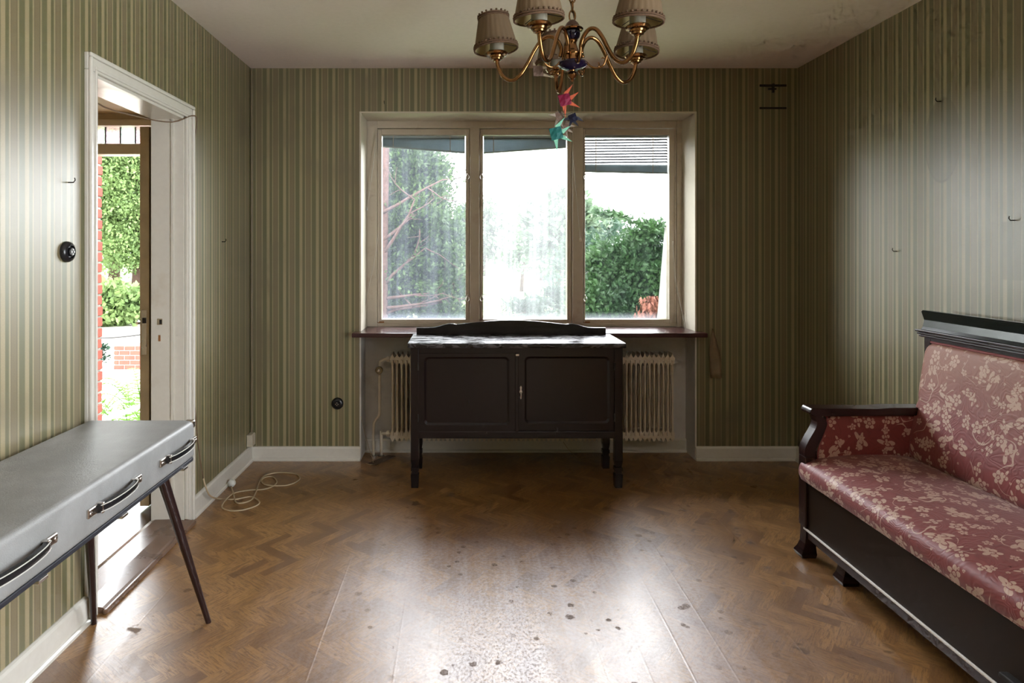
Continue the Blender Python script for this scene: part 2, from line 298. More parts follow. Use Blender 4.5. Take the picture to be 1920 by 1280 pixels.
def lathe(bm, prof, c, n=20, axis='z', wave=None):
    c = Vector(c); rings = []
    for (r, h) in prof:
        ring = []
        for k in range(n):
            a = 2*math.pi*k/n; rr = max(r, .0004)*(1+(wave(a) if wave else 0))
            p = Vector((rr*math.cos(a), rr*math.sin(a), h))
            if axis == 'y': p = Vector((p.x, p.z, p.y))
            if axis == 'x': p = Vector((p.z, p.x, p.y))
            ring.append(bm.verts.new(c+p))
        rings.append(ring)
    for r0, r1 in zip(rings, rings[1:]):
        for k in range(n): bm.faces.new((r0[k], r0[(k+1) % n], r1[(k+1) % n], r1[k]))
    bm.faces.new(rings[0]); bm.faces.new(rings[-1]); return bm
def prism(bm, poly, axis, a0, a1):                  # a polygon in the two other axes, extruded along axis
    def P(p, a): return {'x': (a, p[0], p[1]), 'y': (p[0], a, p[1]), 'z': (p[0], p[1], a)}[axis]
    v0 = [bm.verts.new(P(p, a0)) for p in poly]; v1 = [bm.verts.new(P(p, a1)) for p in poly]; n = len(poly)
    bm.faces.new(v0); bm.faces.new(v1[::-1])
    for k in range(n): bm.faces.new((v0[k], v0[(k+1) % n], v1[(k+1) % n], v1[k]))
    return bm
def spline(pts, sub=6):
    pts = [Vector(p) for p in pts]; out = []
    for i in range(len(pts)-1):
        p0, p1, p2, p3 = pts[max(i-1, 0)], pts[i], pts[i+1], pts[min(i+2, len(pts)-1)]
        for k in range(sub):
            t = k/sub; out.append(.5*((2*p1)+(p2-p0)*t+(2*p0-5*p1+4*p2-p3)*t*t+(3*p1-p0-3*p2+p3)*t**3))
    return out+[pts[-1]]
def at(px, py, d): return Vector(((px-PX)/F*d, d, EYE-(py-PY)/F*d))
# ------------------------------------------------------------------ room shell
XL, XR, YB, YF, H = -1.362, 2.129, 4.087, -1.6, 2.5
WX0, WX1, WZ0, WZ1 = -.657, 1.475, .822, 2.214         # window recess
DY0, DY1, DZ = 2.357, 3.125, 1.988                     # doorway in the left wall
XH = -1.512                                            # hall side of the left wall
mk('floor', B(XL, XR, YF, YB+.2, -.06, 0), m_floor, kind='structure')
mk('ceiling', B(XL-.15, XR+.2, YF-.2, YB+.4, H, H+.1), m_ceil, kind='structure')
bm = B(XH, XL, YF, DY0, 0, H); box(bm, XH, XL, DY1, YB+.36, 0, H); box(bm, XH, XL, DY0, DY1, DZ, H); mk('wall_left', bm, wp_y, kind='structure')
bm = B(XR, XR+.15, .8, YB+.36, -.06, H); box(bm, XR, XR+.15, YF, -1.2, -.06, H); box(bm, XR, XR+.15, -1.2, .8, -.06, .3); box(bm, XR, XR+.15, -1.2, .8, 2.2, H); mk('wall_right', bm, wp_r, kind='structure')
bm = B(XL, WX0-.01, YB, YB+.36, 0, H); box(bm, WX1+.01, XR, YB, YB+.36, 0, H); box(bm, WX0-.01, WX1+.01, YB, YB+.36, WZ1+.01, H); mk('wall_back', bm, wp_x, kind='structure')
mk('wall_niche', B(WX0-.01, WX1+.01, 4.26, 4.45, -.06, WZ0-.02), m_plaster, kind='structure')
mk('wall_front', B(XL, XR, YF-.15, YF, 0, H), wp_x, kind='structure')
SW = (-1.2, .8, .3, 2.2)                               # unseen side window behind the camera, added to brighten the back wall
rw = setting('window_added', (XR+.08, -.2, .3))
bm = bmesh.new()
for a in ((SW[0], SW[0]+.05, .3, 2.2), (SW[1]-.05, SW[1], .3, 2.2), (-.225, -.175, .35, 2.15), (SW[0]+.05, SW[1]-.05, .3, .35), (SW[0]+.05, SW[1]-.05, 2.15, 2.2)): box(bm, XR+.05, XR+.11, a[0], a[1], a[2], a[3])
mk('frame', bm, m_frame, rw); mk('pane', B(XR+.08, XR+.083, SW[0]+.05, -.225, .35, 2.15), m_gl[2], rw); mk('pane', B(XR+.08, XR+.083, -.175, SW[1]-.05, .35, 2.15), m_gl[2], rw)
# recess linings
bm = B(WX0-.01, WX0, YB-.002, 4.45, WZ0, WZ1); box(bm, WX1, WX1+.01, YB-.002, 4.45, WZ0, WZ1); box(bm, WX0-.01, WX1+.01, YB-.002, 4.45, WZ1, WZ1+.01); mk('trim_1', bm, m_reveal, kind='structure')
bm = B(WX0-.01, WX0, YB-.002, 4.26, 0, WZ0-.02); box(bm, WX1, WX1+.01, YB-.002, 4.26, 0, WZ0-.02); mk('trim_2', bm, m_plaster, kind='structure')
# window board
bm = B(-.700, 1.520, 3.985, YB-.001, WZ0-.028, WZ0, .005); box(bm, WX0+.001, WX1-.001, YB-.001, 4.33, WZ0-.028, WZ0); mk('trim_3', bm, m_sill, kind='structure', label='glossy oxblood red window board under the triple window')
# baseboards: flat board with rounded top and a quarter-round at the foot
def base_prof(h=.088): return [(0, 0), (.026, 0), (.026, .010), (.020, .016), (.015, .017), (.015, h-.012), (.010, h-.003), (.004, h), (0, h)]
def baseboard(name, axis, wall, sgn, a0, a1, h=.088):
    poly = [(wall+sgn*p[0], p[1]) for p in base_prof(h)]
    mk(name, prism(bmesh.new(), poly, axis, a0, a1), m_white, kind='structure')
baseboard('baseboard_left', 'y', XL, 1, 3.19, YB, .098); baseboard('baseboard_left_near', 'y', XL, 1, YF, 2.296, .098)
baseboard('baseboard_right', 'y', XR, -1, YF, YB, .09)
baseboard('baseboard_back_left', 'x', YB, -1, XL, WX0-.002); baseboard('baseboard_back_right', 'x', YB, -1, WX1+.002, XR)
baseboard('baseboard_niche', 'x', 4.26, -1, WX0, WX1)
mk('trim_4', B(XL+.002, XL+.016, YB-.014, YB, .1, H-.002, .004), plain('corner_strip_paint', (.20, .16, .10), .4), kind='structure')
# ------------------------------------------------------------------ doorway to the hall
d1 = setting('door_1', (XL, (DY0+DY1)/2, 0), 'white painted doorway with moulded architrave')
def casing(y0, y1, flip):                              # upright in two steps on the wall face
    bm = B(XL-.001, XL+.014, y0, y1, 0, DZ, .003); a, b = (y0, y0+.016) if not flip else (y1-.016, y1); box(bm, XL+.013, XL+.026, a, b, 0, DZ+.046, .005)
    c, d = (y1-.020, y1-.008) if not flip else (y0+.008, y0+.020); box(bm, XL+.014, XL+.019, c, d, 0, DZ+.008, .002); return bm
mk('architrave', casing(DY0-.062, DY0, False), m_white, d1); mk('architrave', casing(DY1, DY1+.062, True), m_white, d1)
bm = B(XL-.001, XL+.014, DY0-.062, DY1+.062, DZ, DZ+.062, .003); box(bm, XL+.013, XL+.026, DY0-.062, DY1+.062, DZ+.046, DZ+.062, .005); box(bm, XL+.014, XL+.019, DY0-.02, DY1+.02, DZ+.008, DZ+.02, .002); mk('architrave', bm, m_white, d1)
jf = mk('jamb', B(XH-.01, XL-.001, DY1-.012, DY1+.001, .0, DZ), m_white, d1); mk('jamb', B(XH-.01, XL-.001, DY0-.001, DY0+.012, .0, DZ), m_white, d1)
mk('head_jamb', B(XH-.01, XL-.001, DY0, DY1, DZ-.012, DZ+.001), m_white, d1)
mk('door_stop', B(XH+.09, XH+.102, DY1-.02, DY1-.011, .02, DZ-.012), m_white, d1)
sp = mk('strike_plate', B(XH+.02, XH+.045, DY1-.0135, DY1-.0115, .975, 1.005), m_chrome, d1); mk('keeper_hole', B(XH+.031, XH+.043, DY1-.0145, DY1-.013, .978, 1.0), m_black, sp)
mk('keeper_slot', B(XH+.026, XH+.036, DY1-.0138, DY1-.0115, .895, .925), m_rust, d1)
bm = prism(bmesh.new(), [(XH-.02, 0), (XH-.02, .016), (XH+.01, .028), (XL-.04, .030), (XL+.03, .022), (XL+.045, .012), (XL+.05, 0)], 'y', DY0, DY1); mk('threshold', bm, m_thresh, d1)
mk('threshold_strip', B(XL+.036, XL+.052, DY0-.01, DY1+.01, 0, .018, .005), m_thresh, d1)
# ------------------------------------------------------------------ hall with the open front door
HY1 = 4.15; HZ = 2.223; HX0 = -3.1
mk('floor_hall', B(HX0-.1, XH, 1.3, HY1+.12, -.06, 0.0), m_hallfloor, kind='structure')
mk('ceiling_hall', B(HX0-.1, XH, 1.3, HY1+.12, HZ, HZ+.06), m_hallceil, kind='structure')
mk('wall_hall_left', B(HX0-.1, HX0, 1.3, HY1+.12, 0, HZ), m_hall, kind='structure'); mk('wall_hall_near', B(HX0, XH, 1.3, 1.38, 0, HZ), m_hall, kind='structure')
bm = B(HX0, -2.58, HY1, HY1+.12, 0, HZ); box(bm, -1.62, XH, HY1, HY1+.12, 0, HZ); box(bm, -2.58, -1.62, HY1, HY1+.12, 2.17, HZ); mk('wall_hall_front', bm, m_hall, kind='structure')
d2 = setting('door_2', (-2.1, HY1, 0), 'open tan front door with leaded transom light')
bm = B(-2.58, -2.545, HY1-.01, HY1+.1, 0, 2.17); box(bm, -1.655, -1.62, HY1-.01, HY1+.1, 0, 2.17); box(bm, -2.58, -1.62, HY1-.01, HY1+.1, 2.145, 2.185); box(bm, -2.545, -1.655, HY1-.005, HY1+.1, 1.96, 2.03, .006); mk('frame', bm, m_frame, d2)
tw = mk('transom_leading', B(-2.545, -1.655, HY1+.045, HY1+.05, 2.028, 2.034), m_black, d2)
x = -2.545; i = 0
while x < -1.66:
    x1 = min(x+.098, -1.655); mk('transom_pane', B(x+.003, x1-.003, HY1+.045, HY1+.049, 2.034, 2.143), m_tpink if i % 2 == 0 else m_tclear, tw); mk('lead_bar', B(x1-.004, x1+.004, HY1+.042, HY1+.052, 2.03, 2.145), m_black, tw); x = x1; i += 1
LX = -1.624; LY = 3.30
lf = mk('leaf', B(LX-.047, LX, LY+.003, HY1-.03, .02, 1.975, .002), m_doorleaf, d2)
mk('leaf_edge', B(LX-.047, LX-.0005, LY, LY+.003, .02, 1.975), m_dooredge, lf)
mk('lock_plate', B(LX-.038, LX-.012, LY-.002, LY, .80, 1.03), m_chrome, lf); mk('latch', B(LX-.031, LX-.017, LY-.008, LY-.002, .962, .99), m_steel, lf)
mk('escutcheon', B(LX, LX+.006, LY+.03, LY+.07, .80, 1.02, .002), m_chrome, lf)
mk('lever_handle', tube(bmesh.new(), [(LX-.047, LY+.06, .955), (LX-.085, LY+.06, .955), (LX-.095, LY+.065, .955), (LX-.097, LY+.16, .955)], .008, 8), m_chrome, lf)
# brick reveal outside the front door
bp = thing('brick_wall_end', 'red brick wall end just outside the open front door', 'brick wall', (-2.8, 4.3, -.5))
mk('mortar_core', B(-3.1, -2.580, 4.305, 4.545, -.5, 2.4), m_mortar, bp)
bk = {}
for c in range(38):
    z = -.5+c*.0765
    for (xa, xb) in (((-2.835, -2.572), (-3.09, -2.845)) if c % 2 == 0 else ((-2.71, -2.572), (-2.965, -2.72))):
        key = round(xb-xa, 3)
        if key not in bk:
            o = mk('brick', B(xa, xb, 4.295, 4.555, z, z+.063, .004, 1), m_brick, bp); bk[key] = (o, xa, z)
        else:
            o, ax, az = bk[key]; dup(o, bp, (xa-ax+random.uniform(-.004, .002), random.uniform(-.004, .004), z-az))
# ------------------------------------------------------------------ triple window
WY = 4.33; S = F/WY
def wx(p): return (p-PX)/S
def wz(p): return EYE-(p-PY)/S
w1 = setting('window_1', (.41, WY, WZ0), 'cream painted window with three casements')
bm = B(WX0, wx(707), WY, WY+.09, WZ0, WZ1, .003); box(bm, wx(1269), WX1, WY, WY+.09, WZ0, WZ1, .003); box(bm, wx(707), wx(1269), WY+.001, WY+.09, wz(240), WZ1, .003); box(bm, wx(707), wx(1269), WY+.001, WY+.09, WZ0, wz(606), .003)
mk('frame', bm, m_frame, w1)
mk('mullion', B(wx(881), wx(899), WY-.012, WY+.09, wz(607), wz(239), .004), m_frame, w1); mk('mullion', B(wx(1073), wx(1093), WY-.012, WY+.09, wz(607), wz(239), .004), m_frame, w1)
panes = ((706, 881, 715, 873), (899, 1073, 906, 1064), (1093, 1270, 1098, 1256))
for k, (a, b, c, d) in enumerate(panes):
    z0, z1 = wz(606), wz(241); bm = bmesh.new(); g0, g1 = wz(599), wz(252)
    box(bm, wx(a), wx(c), WY+.012, WY+.075, z0, z1, .002); box(bm, wx(d), wx(b), WY+.012, WY+.075, z0, z1, .002); box(bm, wx(c), wx(d), WY+.012, WY+.075, z0, g0, .002); box(bm, wx(c), wx(d), WY+.012, WY+.075, g1, z1, .002)
    # raised inner bead
    for q in ((wx(a)+.006, wx(a)+.016, z0, z1), (wx(b)-.016, wx(b)-.006, z0, z1)): box(bm, q[0], q[1], WY+.004, WY+.012, q[2]+.006, q[3]-.006, .002)
    s = mk('sash', bm, m_frame, w1); mk('pane', B(wx(c)-.002, wx(d)+.002, WY+.064, WY+.067, g0-.002, g1+.002), m_gl[k], s)
    mk('putty_rust', B(wx(a)+.004, wx(a)+.05, WY+.0105, WY+.012, z0+.002, z0+.012), m_rust, s)
    for hz in (wz(332), wz(560)) if k < 2 else (wz(560), wz(332)):
        xx = wx(877) if k == 0 else (wx(903) if k == 1 else wx(1097))
        bm = bmesh.new(); tube(bm, [Vector((xx+.011*math.cos(t), WY-.003, hz+.016*math.sin(t))) for t in [i*math.pi/6 for i in range(13)]], .0022, 6); box(bm, xx-.006, xx+.006, WY-.004, WY+.012, hz+.014, hz+.026, .002); mk('casement_hook', bm, m_chrome, s)
# blinds inside each sash
def blind(label, c, d, top, specs, spread, mat, n_cords=(.13, .82)):
    x0, x1 = wx(c)+.004, wx(d)-.004; t = thing('venetian_blind', label, 'window blind', ((x0+x1)/2, WY+.045, wz(top)), 'venetian blinds in the window sashes')
    mk('headrail', B(x0, x1, WY+.034, WY+.058, wz(top)-.014, wz(top), .002), m_blind, t)
    for (zl, zr, m, tilt) in specs:
        bm = bmesh.new(); vs0 = []
        for (xx, zz) in ((x0, zl), (x1, zr)):
            vs0.append([bm.verts.new((xx, WY+.046+yy, zz+dz)) for (yy, dz) in ((-.011, -.011*tilt), (0, .0022), (.011, .011*tilt), (.011, .011*tilt-.0009), (0, .0013), (-.011, -.011*tilt-.0009))])
        for k in range(6): bm.faces.new((vs0[0][k], vs0[0][(k+1) % 6], vs0[1][(k+1) % 6], vs0[1][k]))
        bm.faces.new(vs0[0]); bm.faces.new(vs0[1][::-1]); mk('slat', bm, m, t)
    zl, zr = specs[-1][0], specs[-1][1]
    pr = [(x0, zl-.004), (x1, zr-.004), (x1, zr-.013), (x0, zl-.013)]; mk('bottom_rail', prism(bmesh.new(), pr, 'y', WY+.034, WY+.058), m_blind, t)
    for q in n_cords:
        xx = x0+(x1-x0)*q; zb = zl+(zr-zl)*q-.014; bm = B(xx-.0025, xx+.0025, WY+.032, WY+.0335, zb, wz(top)); mk('ladder_cord', bm, m_string, t)
    return t
sp = [(wz(257.5+i*1.05), wz(257.5+i*2.05), m_blind, .7) for i in range(13)]; blind('bunched dark venetian blind sagging to the right in left sash', 715, 873, 253, sp, 0, m_blind)
sp = [(wz(258+i*2.05), wz(258+i*1.15), m_blind, .7) for i in range(13)]; blind('bunched dark venetian blind sagging to the left in middle sash', 906, 1064, 253, sp, 0, m_blind, (.12,))
sp = [(wz(260.5+i*5.3), wz(259+i*5.3), m_blindw, .75) for i in range(9)]+[(wz(307+i*1.3), wz(308+i*1.6), m_blind, .7) for i in range(9)]; blind('half lowered venetian blind with open slats in right sash', 1098, 1256, 252, sp, 0, m_blindw)
def cord(name, pts, rad, mat, label, cat='cord', tassel=None, group=None):
    pts = [Vector(p) for p in pts]; t = thing(name, label, cat, tuple(pts[-1]), group); mk('string', tube(bmesh.new(), spline(pts, 5), rad, 6), mat, t, True)
    if tassel: mk('tassel', lathe(bmesh.new(), [(.002, .018), (.005, .008), (.007, -.006), (.003, -.010)], pts[-1], 8), tassel, t, True)
    return t
cord('blind_cord', [at(707, 250, 4.30), at(697, 330, 4.29), at(688, 392, 4.285)], .0022, m_string, 'pale pull cord hanging beside the left sash', tassel=m_plugw)
cord('blind_cord', [at(1070, 238, 4.29), at(1078, 330, 4.29), at(1088, 450, 4.285)], .0022, m_string, 'pale pull cord with wooden tassel on right mullion', tassel=m_cord)
cord('blind_cord', [at(1262, 452, 4.30), at(1266, 520, 4.29), at(1280, 590, 4.26), at(1286, 640, 4.2)], .0022, m_string, 'thin pale cord slanting beside the right sash over the window board')
cord('blind_cord', [at(709, 440, 4.30), at(700, 500, 4.295), at(687, 560, 4.28), at(681, 612, 4.25)], .0018, m_string, 'thin pale cord trailing down beside the left sash')
# strip of white cloth hanging outside right sash
bm = bmesh.new(); vv = []
for i in range(13):
    f = i/12; z = wz(425)+(wz(603)-wz(425))*f; wd = .012+.052*f; r0 = []
    for k in range(7): u = k/6; r0.append(bm.verts.new((wx(1257)-wd*(1-u), WY+.085+.006*math.sin(u*9+f*2), z)))
    vv.append(r0)
for a, b in zip(vv, vv[1:]):
    for k in range(6): bm.faces.new((a[k], a[k+1], b[k+1], b[k]))
bmesh.ops.solidify(bm, geom=bm.faces[:], thickness=.002)
mk('cloth_strip', bm, m_lace, smooth=True, label='narrow white cloth strip hanging outside the right window pane', cat='cloth', origin=(wx(1250), WY+.085, wz(603)))
# ------------------------------------------------------------------ radiator
rt = thing('radiator', 'cream ribbed radiator in the niche behind the black sideboard', 'radiator', (.45, 4.16, .1))
RX0, RX1, RY = -.474, 1.374, 4.16; pitch = .0295; n = int((RX1-RX0)/pitch)
def section(xc):
    bm = bmesh.new(); w = pitch/2
    for zc, s in ((.632, 1), (.148, -1)):              # hub with pointed ridge
        prism(bm, [(xc-w, zc-.016), (xc-w, zc+.016), (xc-.004, zc+.030 if s > 0 else zc+.034), (xc, zc+.045 if s > 0 else zc+.04), (xc+.004, zc+.030 if s > 0 else zc+.034), (xc+w, zc+.016), (xc+w, zc-.016), (xc+.005, zc-.036), (xc, zc-.042), (xc-.005, zc-.036)], 'y', RY-.045, RY+.045)
    for yy in (RY-.042, RY+.01, RY+.042): prism(bm, [(xc-.0072, yy), (xc-.004, yy-.011), (xc+.004, yy-.011), (xc+.0072, yy), (xc+.004, yy+.011), (xc-.004, yy+.011)], 'z', .148, .632)
    return bm
s0 = mk('radiator_section', section(RX0+pitch/2), m_rad, rt)
for k in range(1, n): dup(s0, rt, (pitch*k, 0, 0))
XE = RX0+pitch*n
mk('end_plug', lathe(bmesh.new(), [(.016, 0), (.016, .008), (.010, .014)], (XE, RY, .632), 8, 'x'), m_rad, rt)
vz = at(714, 693, 4.15).z
mk('supply_pipe', tube(bmesh.new(), spline([(RX0, RY, .632), (RX0-.03, RY, .632), (-.535, RY, .62), (-.548, RY, .585), (-.548, RY, .35), (-.550, RY, .27), (-.575, RY, .235), (-.588, RY, .19), (-.588, RY, .0)], 4), .0095, 10), m_rad, rt, True)
mk('return_pipe', tube(bmesh.new(), [(RX0, RY, .148), (-.538, RY, .148)], .010, 10), m_rad, rt, True); mk('return_riser', tube(bmesh.new(), [(-.538, RY, .165), (-.538, RY, 0)], .0095, 10), m_rad, rt, True)
for q, z in (((RX0-.018, RY), .632), ((RX0-.02, RY), .148)): mk('union_nut', lathe(bmesh.new(), [(.018, -.01), (.02, 0), (.018, .01)], (q[0], q[1], z), 6, 'x'), m_rad, rt)
v = mk('valve_knob', lathe(bmesh.new(), [(.012, .0), (.024, -.012), (.025, -.03), (.021, -.036)], (-.548, RY-.005, vz), 14, 'y'), plain('aged_valve_plastic', (.34, .26, .14), .5), rt, True, auto=40); mk('valve_cap', lathe(bmesh.new(), [(.009, -.036), (.010, -.040), (.006, -.042)], (-.548, RY-.005, vz), 12, 'y'), m_chrome, v)
for xx in (-.588, -.538): mk('floor_collar', lathe(bmesh.new(), [(.022, 0), (.022, .005), (.011, .009)], (xx, RY, 0), 14), m_chrome, rt)
# ------------------------------------------------------------------ sideboard
SX0, SX1, SY0, SY1 = -.300, .894, 3.60, 3.965
sb = thing('sideboard', 'black two-door sideboard with arched back board below the window', 'sideboard', ((SX0+SX1)/2, (SY0+SY1)/2, 0))
def sleg(x0, x1, y0, y1, sx):
    bm = B(x0, x1, y0, y1, .155, .79, .003); cx, cy, w = (x0+x1)/2, (y0+y1)/2, (x1-x0)/2
    for (za, zb, wa, wb) in ((.115, .155, w*.72, w), (.095, .115, w*.95, w*.95), (.075, .095, w*.78, w*.78), (.0, .075, w*.86, w*1.0)):
        v0 = [bm.verts.new((cx+a*wa, cy+b*wa, za)) for a, b in ((-1, -1), (1, -1), (1, 1), (-1, 1))]; v1 = [bm.verts.new((cx+a*wb, cy+b*wb, zb)) for a, b in ((-1, -1), (1, -1), (1, 1), (-1, 1))]
        bm.faces.new(v0); bm.faces.new(v1)
        for k in range(4): bm.faces.new((v0[k], v0[(k+1) % 4], v1[(k+1) % 4], v1[k]))
    return bm
for (a, b) in ((SX0, SX0+.046), (SX1-.046, SX1)):
    for (c, d) in ((SY0, SY0+.046), (SY1-.046, SY1)): mk('leg', sleg(a, b, c, d, 1), m_ebony, sb)
mk('top', prism(bmesh.new(), [(SY0-.034, .800), (SY0-.030, .793), (SY1+.02, .793), (SY1+.02, .818), (SY0-.026, .818), (SY0-.034, .812)], 'x', SX0-.014, SX1+.010), m_ebtop, sb)
bm = B(SX0+.04, SX1-.04, SY0+.01, SY0+.03, .757, .793); box(bm, SX0+.04, SX1-.04, SY0+.004, SY0+.03, .278, .318, .003); mk('rail', bm, m_ebony, sb)
bm = B(SX0+.01, SX0+.03, SY0+.04, SY1-.04, .29, .793); box(bm, SX1-.03, SX1-.01, SY0+.04, SY1-.04, .29, .793); box(bm, SX0+.03, SX1-.03, SY1-.03, SY1-.015, .285, .793); box(bm, SX0+.03, SX1-.03, SY0+.03, SY1-.03, .285, .305); mk('carcass', bm, m_ebony, sb)
def rrect(x0, x1, z0, z1, r, n=6):
    p = []
    for (cx, cz, a0) in ((x1-r, z1-r, 0), (x0+r, z1-r, 90), (x0+r, z0+r, 180), (x1-r, z0+r, 270)):
        for k in range(n+1): a = R(a0+90*k/n); p.append((cx+r*math.cos(a), cz+r*math.sin(a)))
    return p
def sdoor(x0, x1, z0, z1, px0, px1, pz0, pz1, yf):
    bm = bmesh.new(); n = 6; inn = rrect(px0, px1, pz0, pz1, .018, n); N = len(inn)
    mid = rrect(px0-.012, px1+.012, pz0-.012, pz1+.012, .026, n); out = []
    for (cx, cz) in ((x1, z1), (x0, z1), (x0, z0), (x1, z0)):
        for k in range(n+1): out.append((cx, cz))
    # outer points spread so that the frame faces stay planar quads
    def ring(poly, y): return [bm.verts.new((p[0], y, p[1])) for p in poly]
    o1, o0 = ring(out, yf), ring(out, yf+.02); m = ring(mid, yf); i1 = ring(inn, yf+.008)
    for k in range(N):
        q = (k+1) % N
        for A, C in ((o0, o1), (o1, m), (m, i1)):
            vs4 = [A[k], A[q], C[q], C[k]]; bm.faces.new(vs4)
    bm.faces.new(i1); bmesh.ops.remove_doubles(bm, verts=bm.verts[:], dist=.0001); return bm
zt, zb = .757, .318; ym = SY0+.002
def sx(p): return (p-PX)/F*SY0
def sz(p): return EYE-(p-PY)/F*SY0
dl = mk('door', sdoor(sx(785), sx(968), zb, zt, sx(799), sx(951), sz(793), sz(673), ym), m_ebony, sb); dr = mk('door', sdoor(sx(971), sx(1153), zb, zt, sx(988), sx(1140), sz(791), sz(673), ym+.012), m_ebony, sb)
mk('astragal', B(sx(966), sx(972), ym-.006, ym+.01, zb, zt, .002), m_ebony, dl)
for z in (.685, .395):
    mk('hinge', B(sx(784)-.003, sx(784)+.003, ym-.006, ym, z-.022, z+.022, .001), m_steel, dl); mk('hinge', B(sx(1153)-.003, sx(1153)+.003, ym-.004, ym+.012, z-.022, z+.022, .001), m_steel, dr)
ex = sx(977); ez = sz(735)
k = mk('escutcheon', prism(bmesh.new(), [(ex, ez+.035), (ex+.006, ez+.024), (ex+.003, ez+.012), (ex+.008, ez), (ex+.003, ez-.014), (ex+.006, ez-.028), (ex, ez-.042), (ex-.006, ez-.028), (ex-.003, ez-.014), (ex-.008, ez), (ex-.003, ez+.012), (ex-.006, ez+.024)], 'y', ym+.008, ym+.012), m_chrome, dr); mk('drop_pull', lathe(bmesh.new(), [(.002, .01), (.004, .0), (.006, -.016), (.002, -.022)], (ex, ym+.003, ez-.012), 10), m_chrome, k, True)
mk('latch_plate', B(sx(967), sx(973), ym-.008, ym-.004, zt-.012, zt-.002), m_chrome, dl)
# back board: ends low, a small cyma, then a long arch
prof = [(781, 614.5), (800, 614.5), (814, 613.8), (824, 611.5), (834, 608.5), (843, 606.8), (850, 607), (856, 608), (866, 607), (885, 604.8), (910, 602.2), (935, 600.6), (958, 600)]
prof = prof+[(1917-a, b) for a, b in prof[-2::-1]]; BY = 3.945
poly = [((a-PX)/F*BY, EYE-(b-PY)/F*BY) for a, b in prof]; poly += [(poly[-1][0], .817), (poly[0][0], .817)]
mk('back_board', prism(bmesh.new(), poly, 'y', BY, BY+.022), m_ebony, sb)
# ------------------------------------------------------------------ sofa against the right wall
FX = 1.49; SFY = 2.835; NY = .93
sf = thing('sofa', 'antique dark wood sofa upholstered in red floral damask', 'sofa', (1.8, (SFY+NY)/2, 0))
def uvmesh(name, rows, mat, parent, smooth=True, auto=50, uscale=1.0):  # rows: list of rings of Vectors, each with arclength v; columns carry u
    bm = bmesh.new(); uvl = bm.loops.layers.uv.new('UVMap'); V = [[bm.verts.new(p) for (p, u, v) in r] for r in rows]
    for i in range(len(rows)-1):
        for j in range(len(rows[0])-1):
            f = bm.faces.new((V[i][j], V[i][j+1], V[i+1][j+1], V[i+1][j]))
            for lp, (a, b) in zip(f.loops, ((i, j), (i, j+1), (i+1, j+1), (i+1, j))): lp[uvl].uv = (rows[a][b][1], rows[a][b][2])
    for end in (0, -1):
        pass
    return mk(name, bm, mat, parent, smooth, auto=auto)
def padded(name, prof, y0, y1, mat, parent, round_=.03, ny=24, bulge=0.0):
    """closed cross-section prof in x,z swept along y with pillowed ends"""
    n = len(prof); cx = sum(p[0] for p in prof)/n; cz = sum(p[1] for p in prof)/n; L = [0]
    for a, b in zip(prof, prof[1:]+prof[:1]): L.append(L[-1]+math.hypot(b[0]-a[0], b[1]-a[1]))
    rows = []; ys = []
    for k in range(6): t = k/5*math.pi/2; ys.append((y0+round_*(1-math.sin(t)), 1-.0*k, math.cos(t)))
    st = [(y0+round_*(1-math.sin(t)), math.cos(t)) for t in [math.pi/2*k/5 for k in range(5, -1, -1)]]
    seq = [(y0, round_)]+[(y0+round_*(1-math.cos(R(a))), round_*(1-math.sin(R(a)))) for a in (18, 36, 54, 72, 90)]+[(y0+round_+(y1-y0-2*round_)*k/ny, 0) for k in range(1, ny)]+[(y1-round_*(1-math.cos(R(a))), round_*(1-math.sin(R(a)))) for a in (90, 72, 54, 36, 18)]+[(y1, round_)]
    def inset(p, s): dx, dz = cx-p[0], cz-p[1]; l = max(1e-6, math.hypot(dx, dz)); return (p[0]+dx/l*s, p[1]+dz/l*s)
    allseq = [(y0, None)]+seq+[(y1, None)]
    for (y, s) in allseq:
        row = []
        for k in range(n+1):
            p = prof[k % n]; q = (cx, cz) if s is None else inset(p, s)
            row.append((Vector((q[0], y, q[1])), y, L[k]))
        rows.append(row)
    return uvmesh(name, rows, mat, parent)
seat = spline([(FX-.012, 0, .335), (FX-.022, 0, .37), (FX-.008, 0, .408), (FX+.05, 0, .428), (FX+.2, 0, .447), (FX+.38, 0, .447), (FX+.50, 0, .43)], 4); seatp = [(p.x, p.z) for p in seat]+[(FX+.52, .33), (FX+.25, .325)]
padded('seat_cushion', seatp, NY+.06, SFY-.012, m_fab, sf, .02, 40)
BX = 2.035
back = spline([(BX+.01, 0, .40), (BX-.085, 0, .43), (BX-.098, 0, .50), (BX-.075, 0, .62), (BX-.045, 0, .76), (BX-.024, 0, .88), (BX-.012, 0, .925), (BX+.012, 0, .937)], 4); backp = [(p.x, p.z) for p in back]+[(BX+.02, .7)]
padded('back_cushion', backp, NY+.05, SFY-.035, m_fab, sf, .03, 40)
mk('seat_panel', B(FX+.004, FX+.03, NY+.06, SFY-.055, .10, .335, .002), m_panel, sf)
mk('inlay_strip', B(FX-.004, FX+.004, NY+.06, SFY-.03, .118, .126, .002), m_bead, sf)
mk('seat_rail', B(FX+.002, FX+.03, NY+.04, SFY-.02, .082, .118, .004), m_mahog, sf)
mk('seat_base', B(FX+.03, BX+.02, NY+.06, SFY-.02, .14, .335), m_panel, sf)
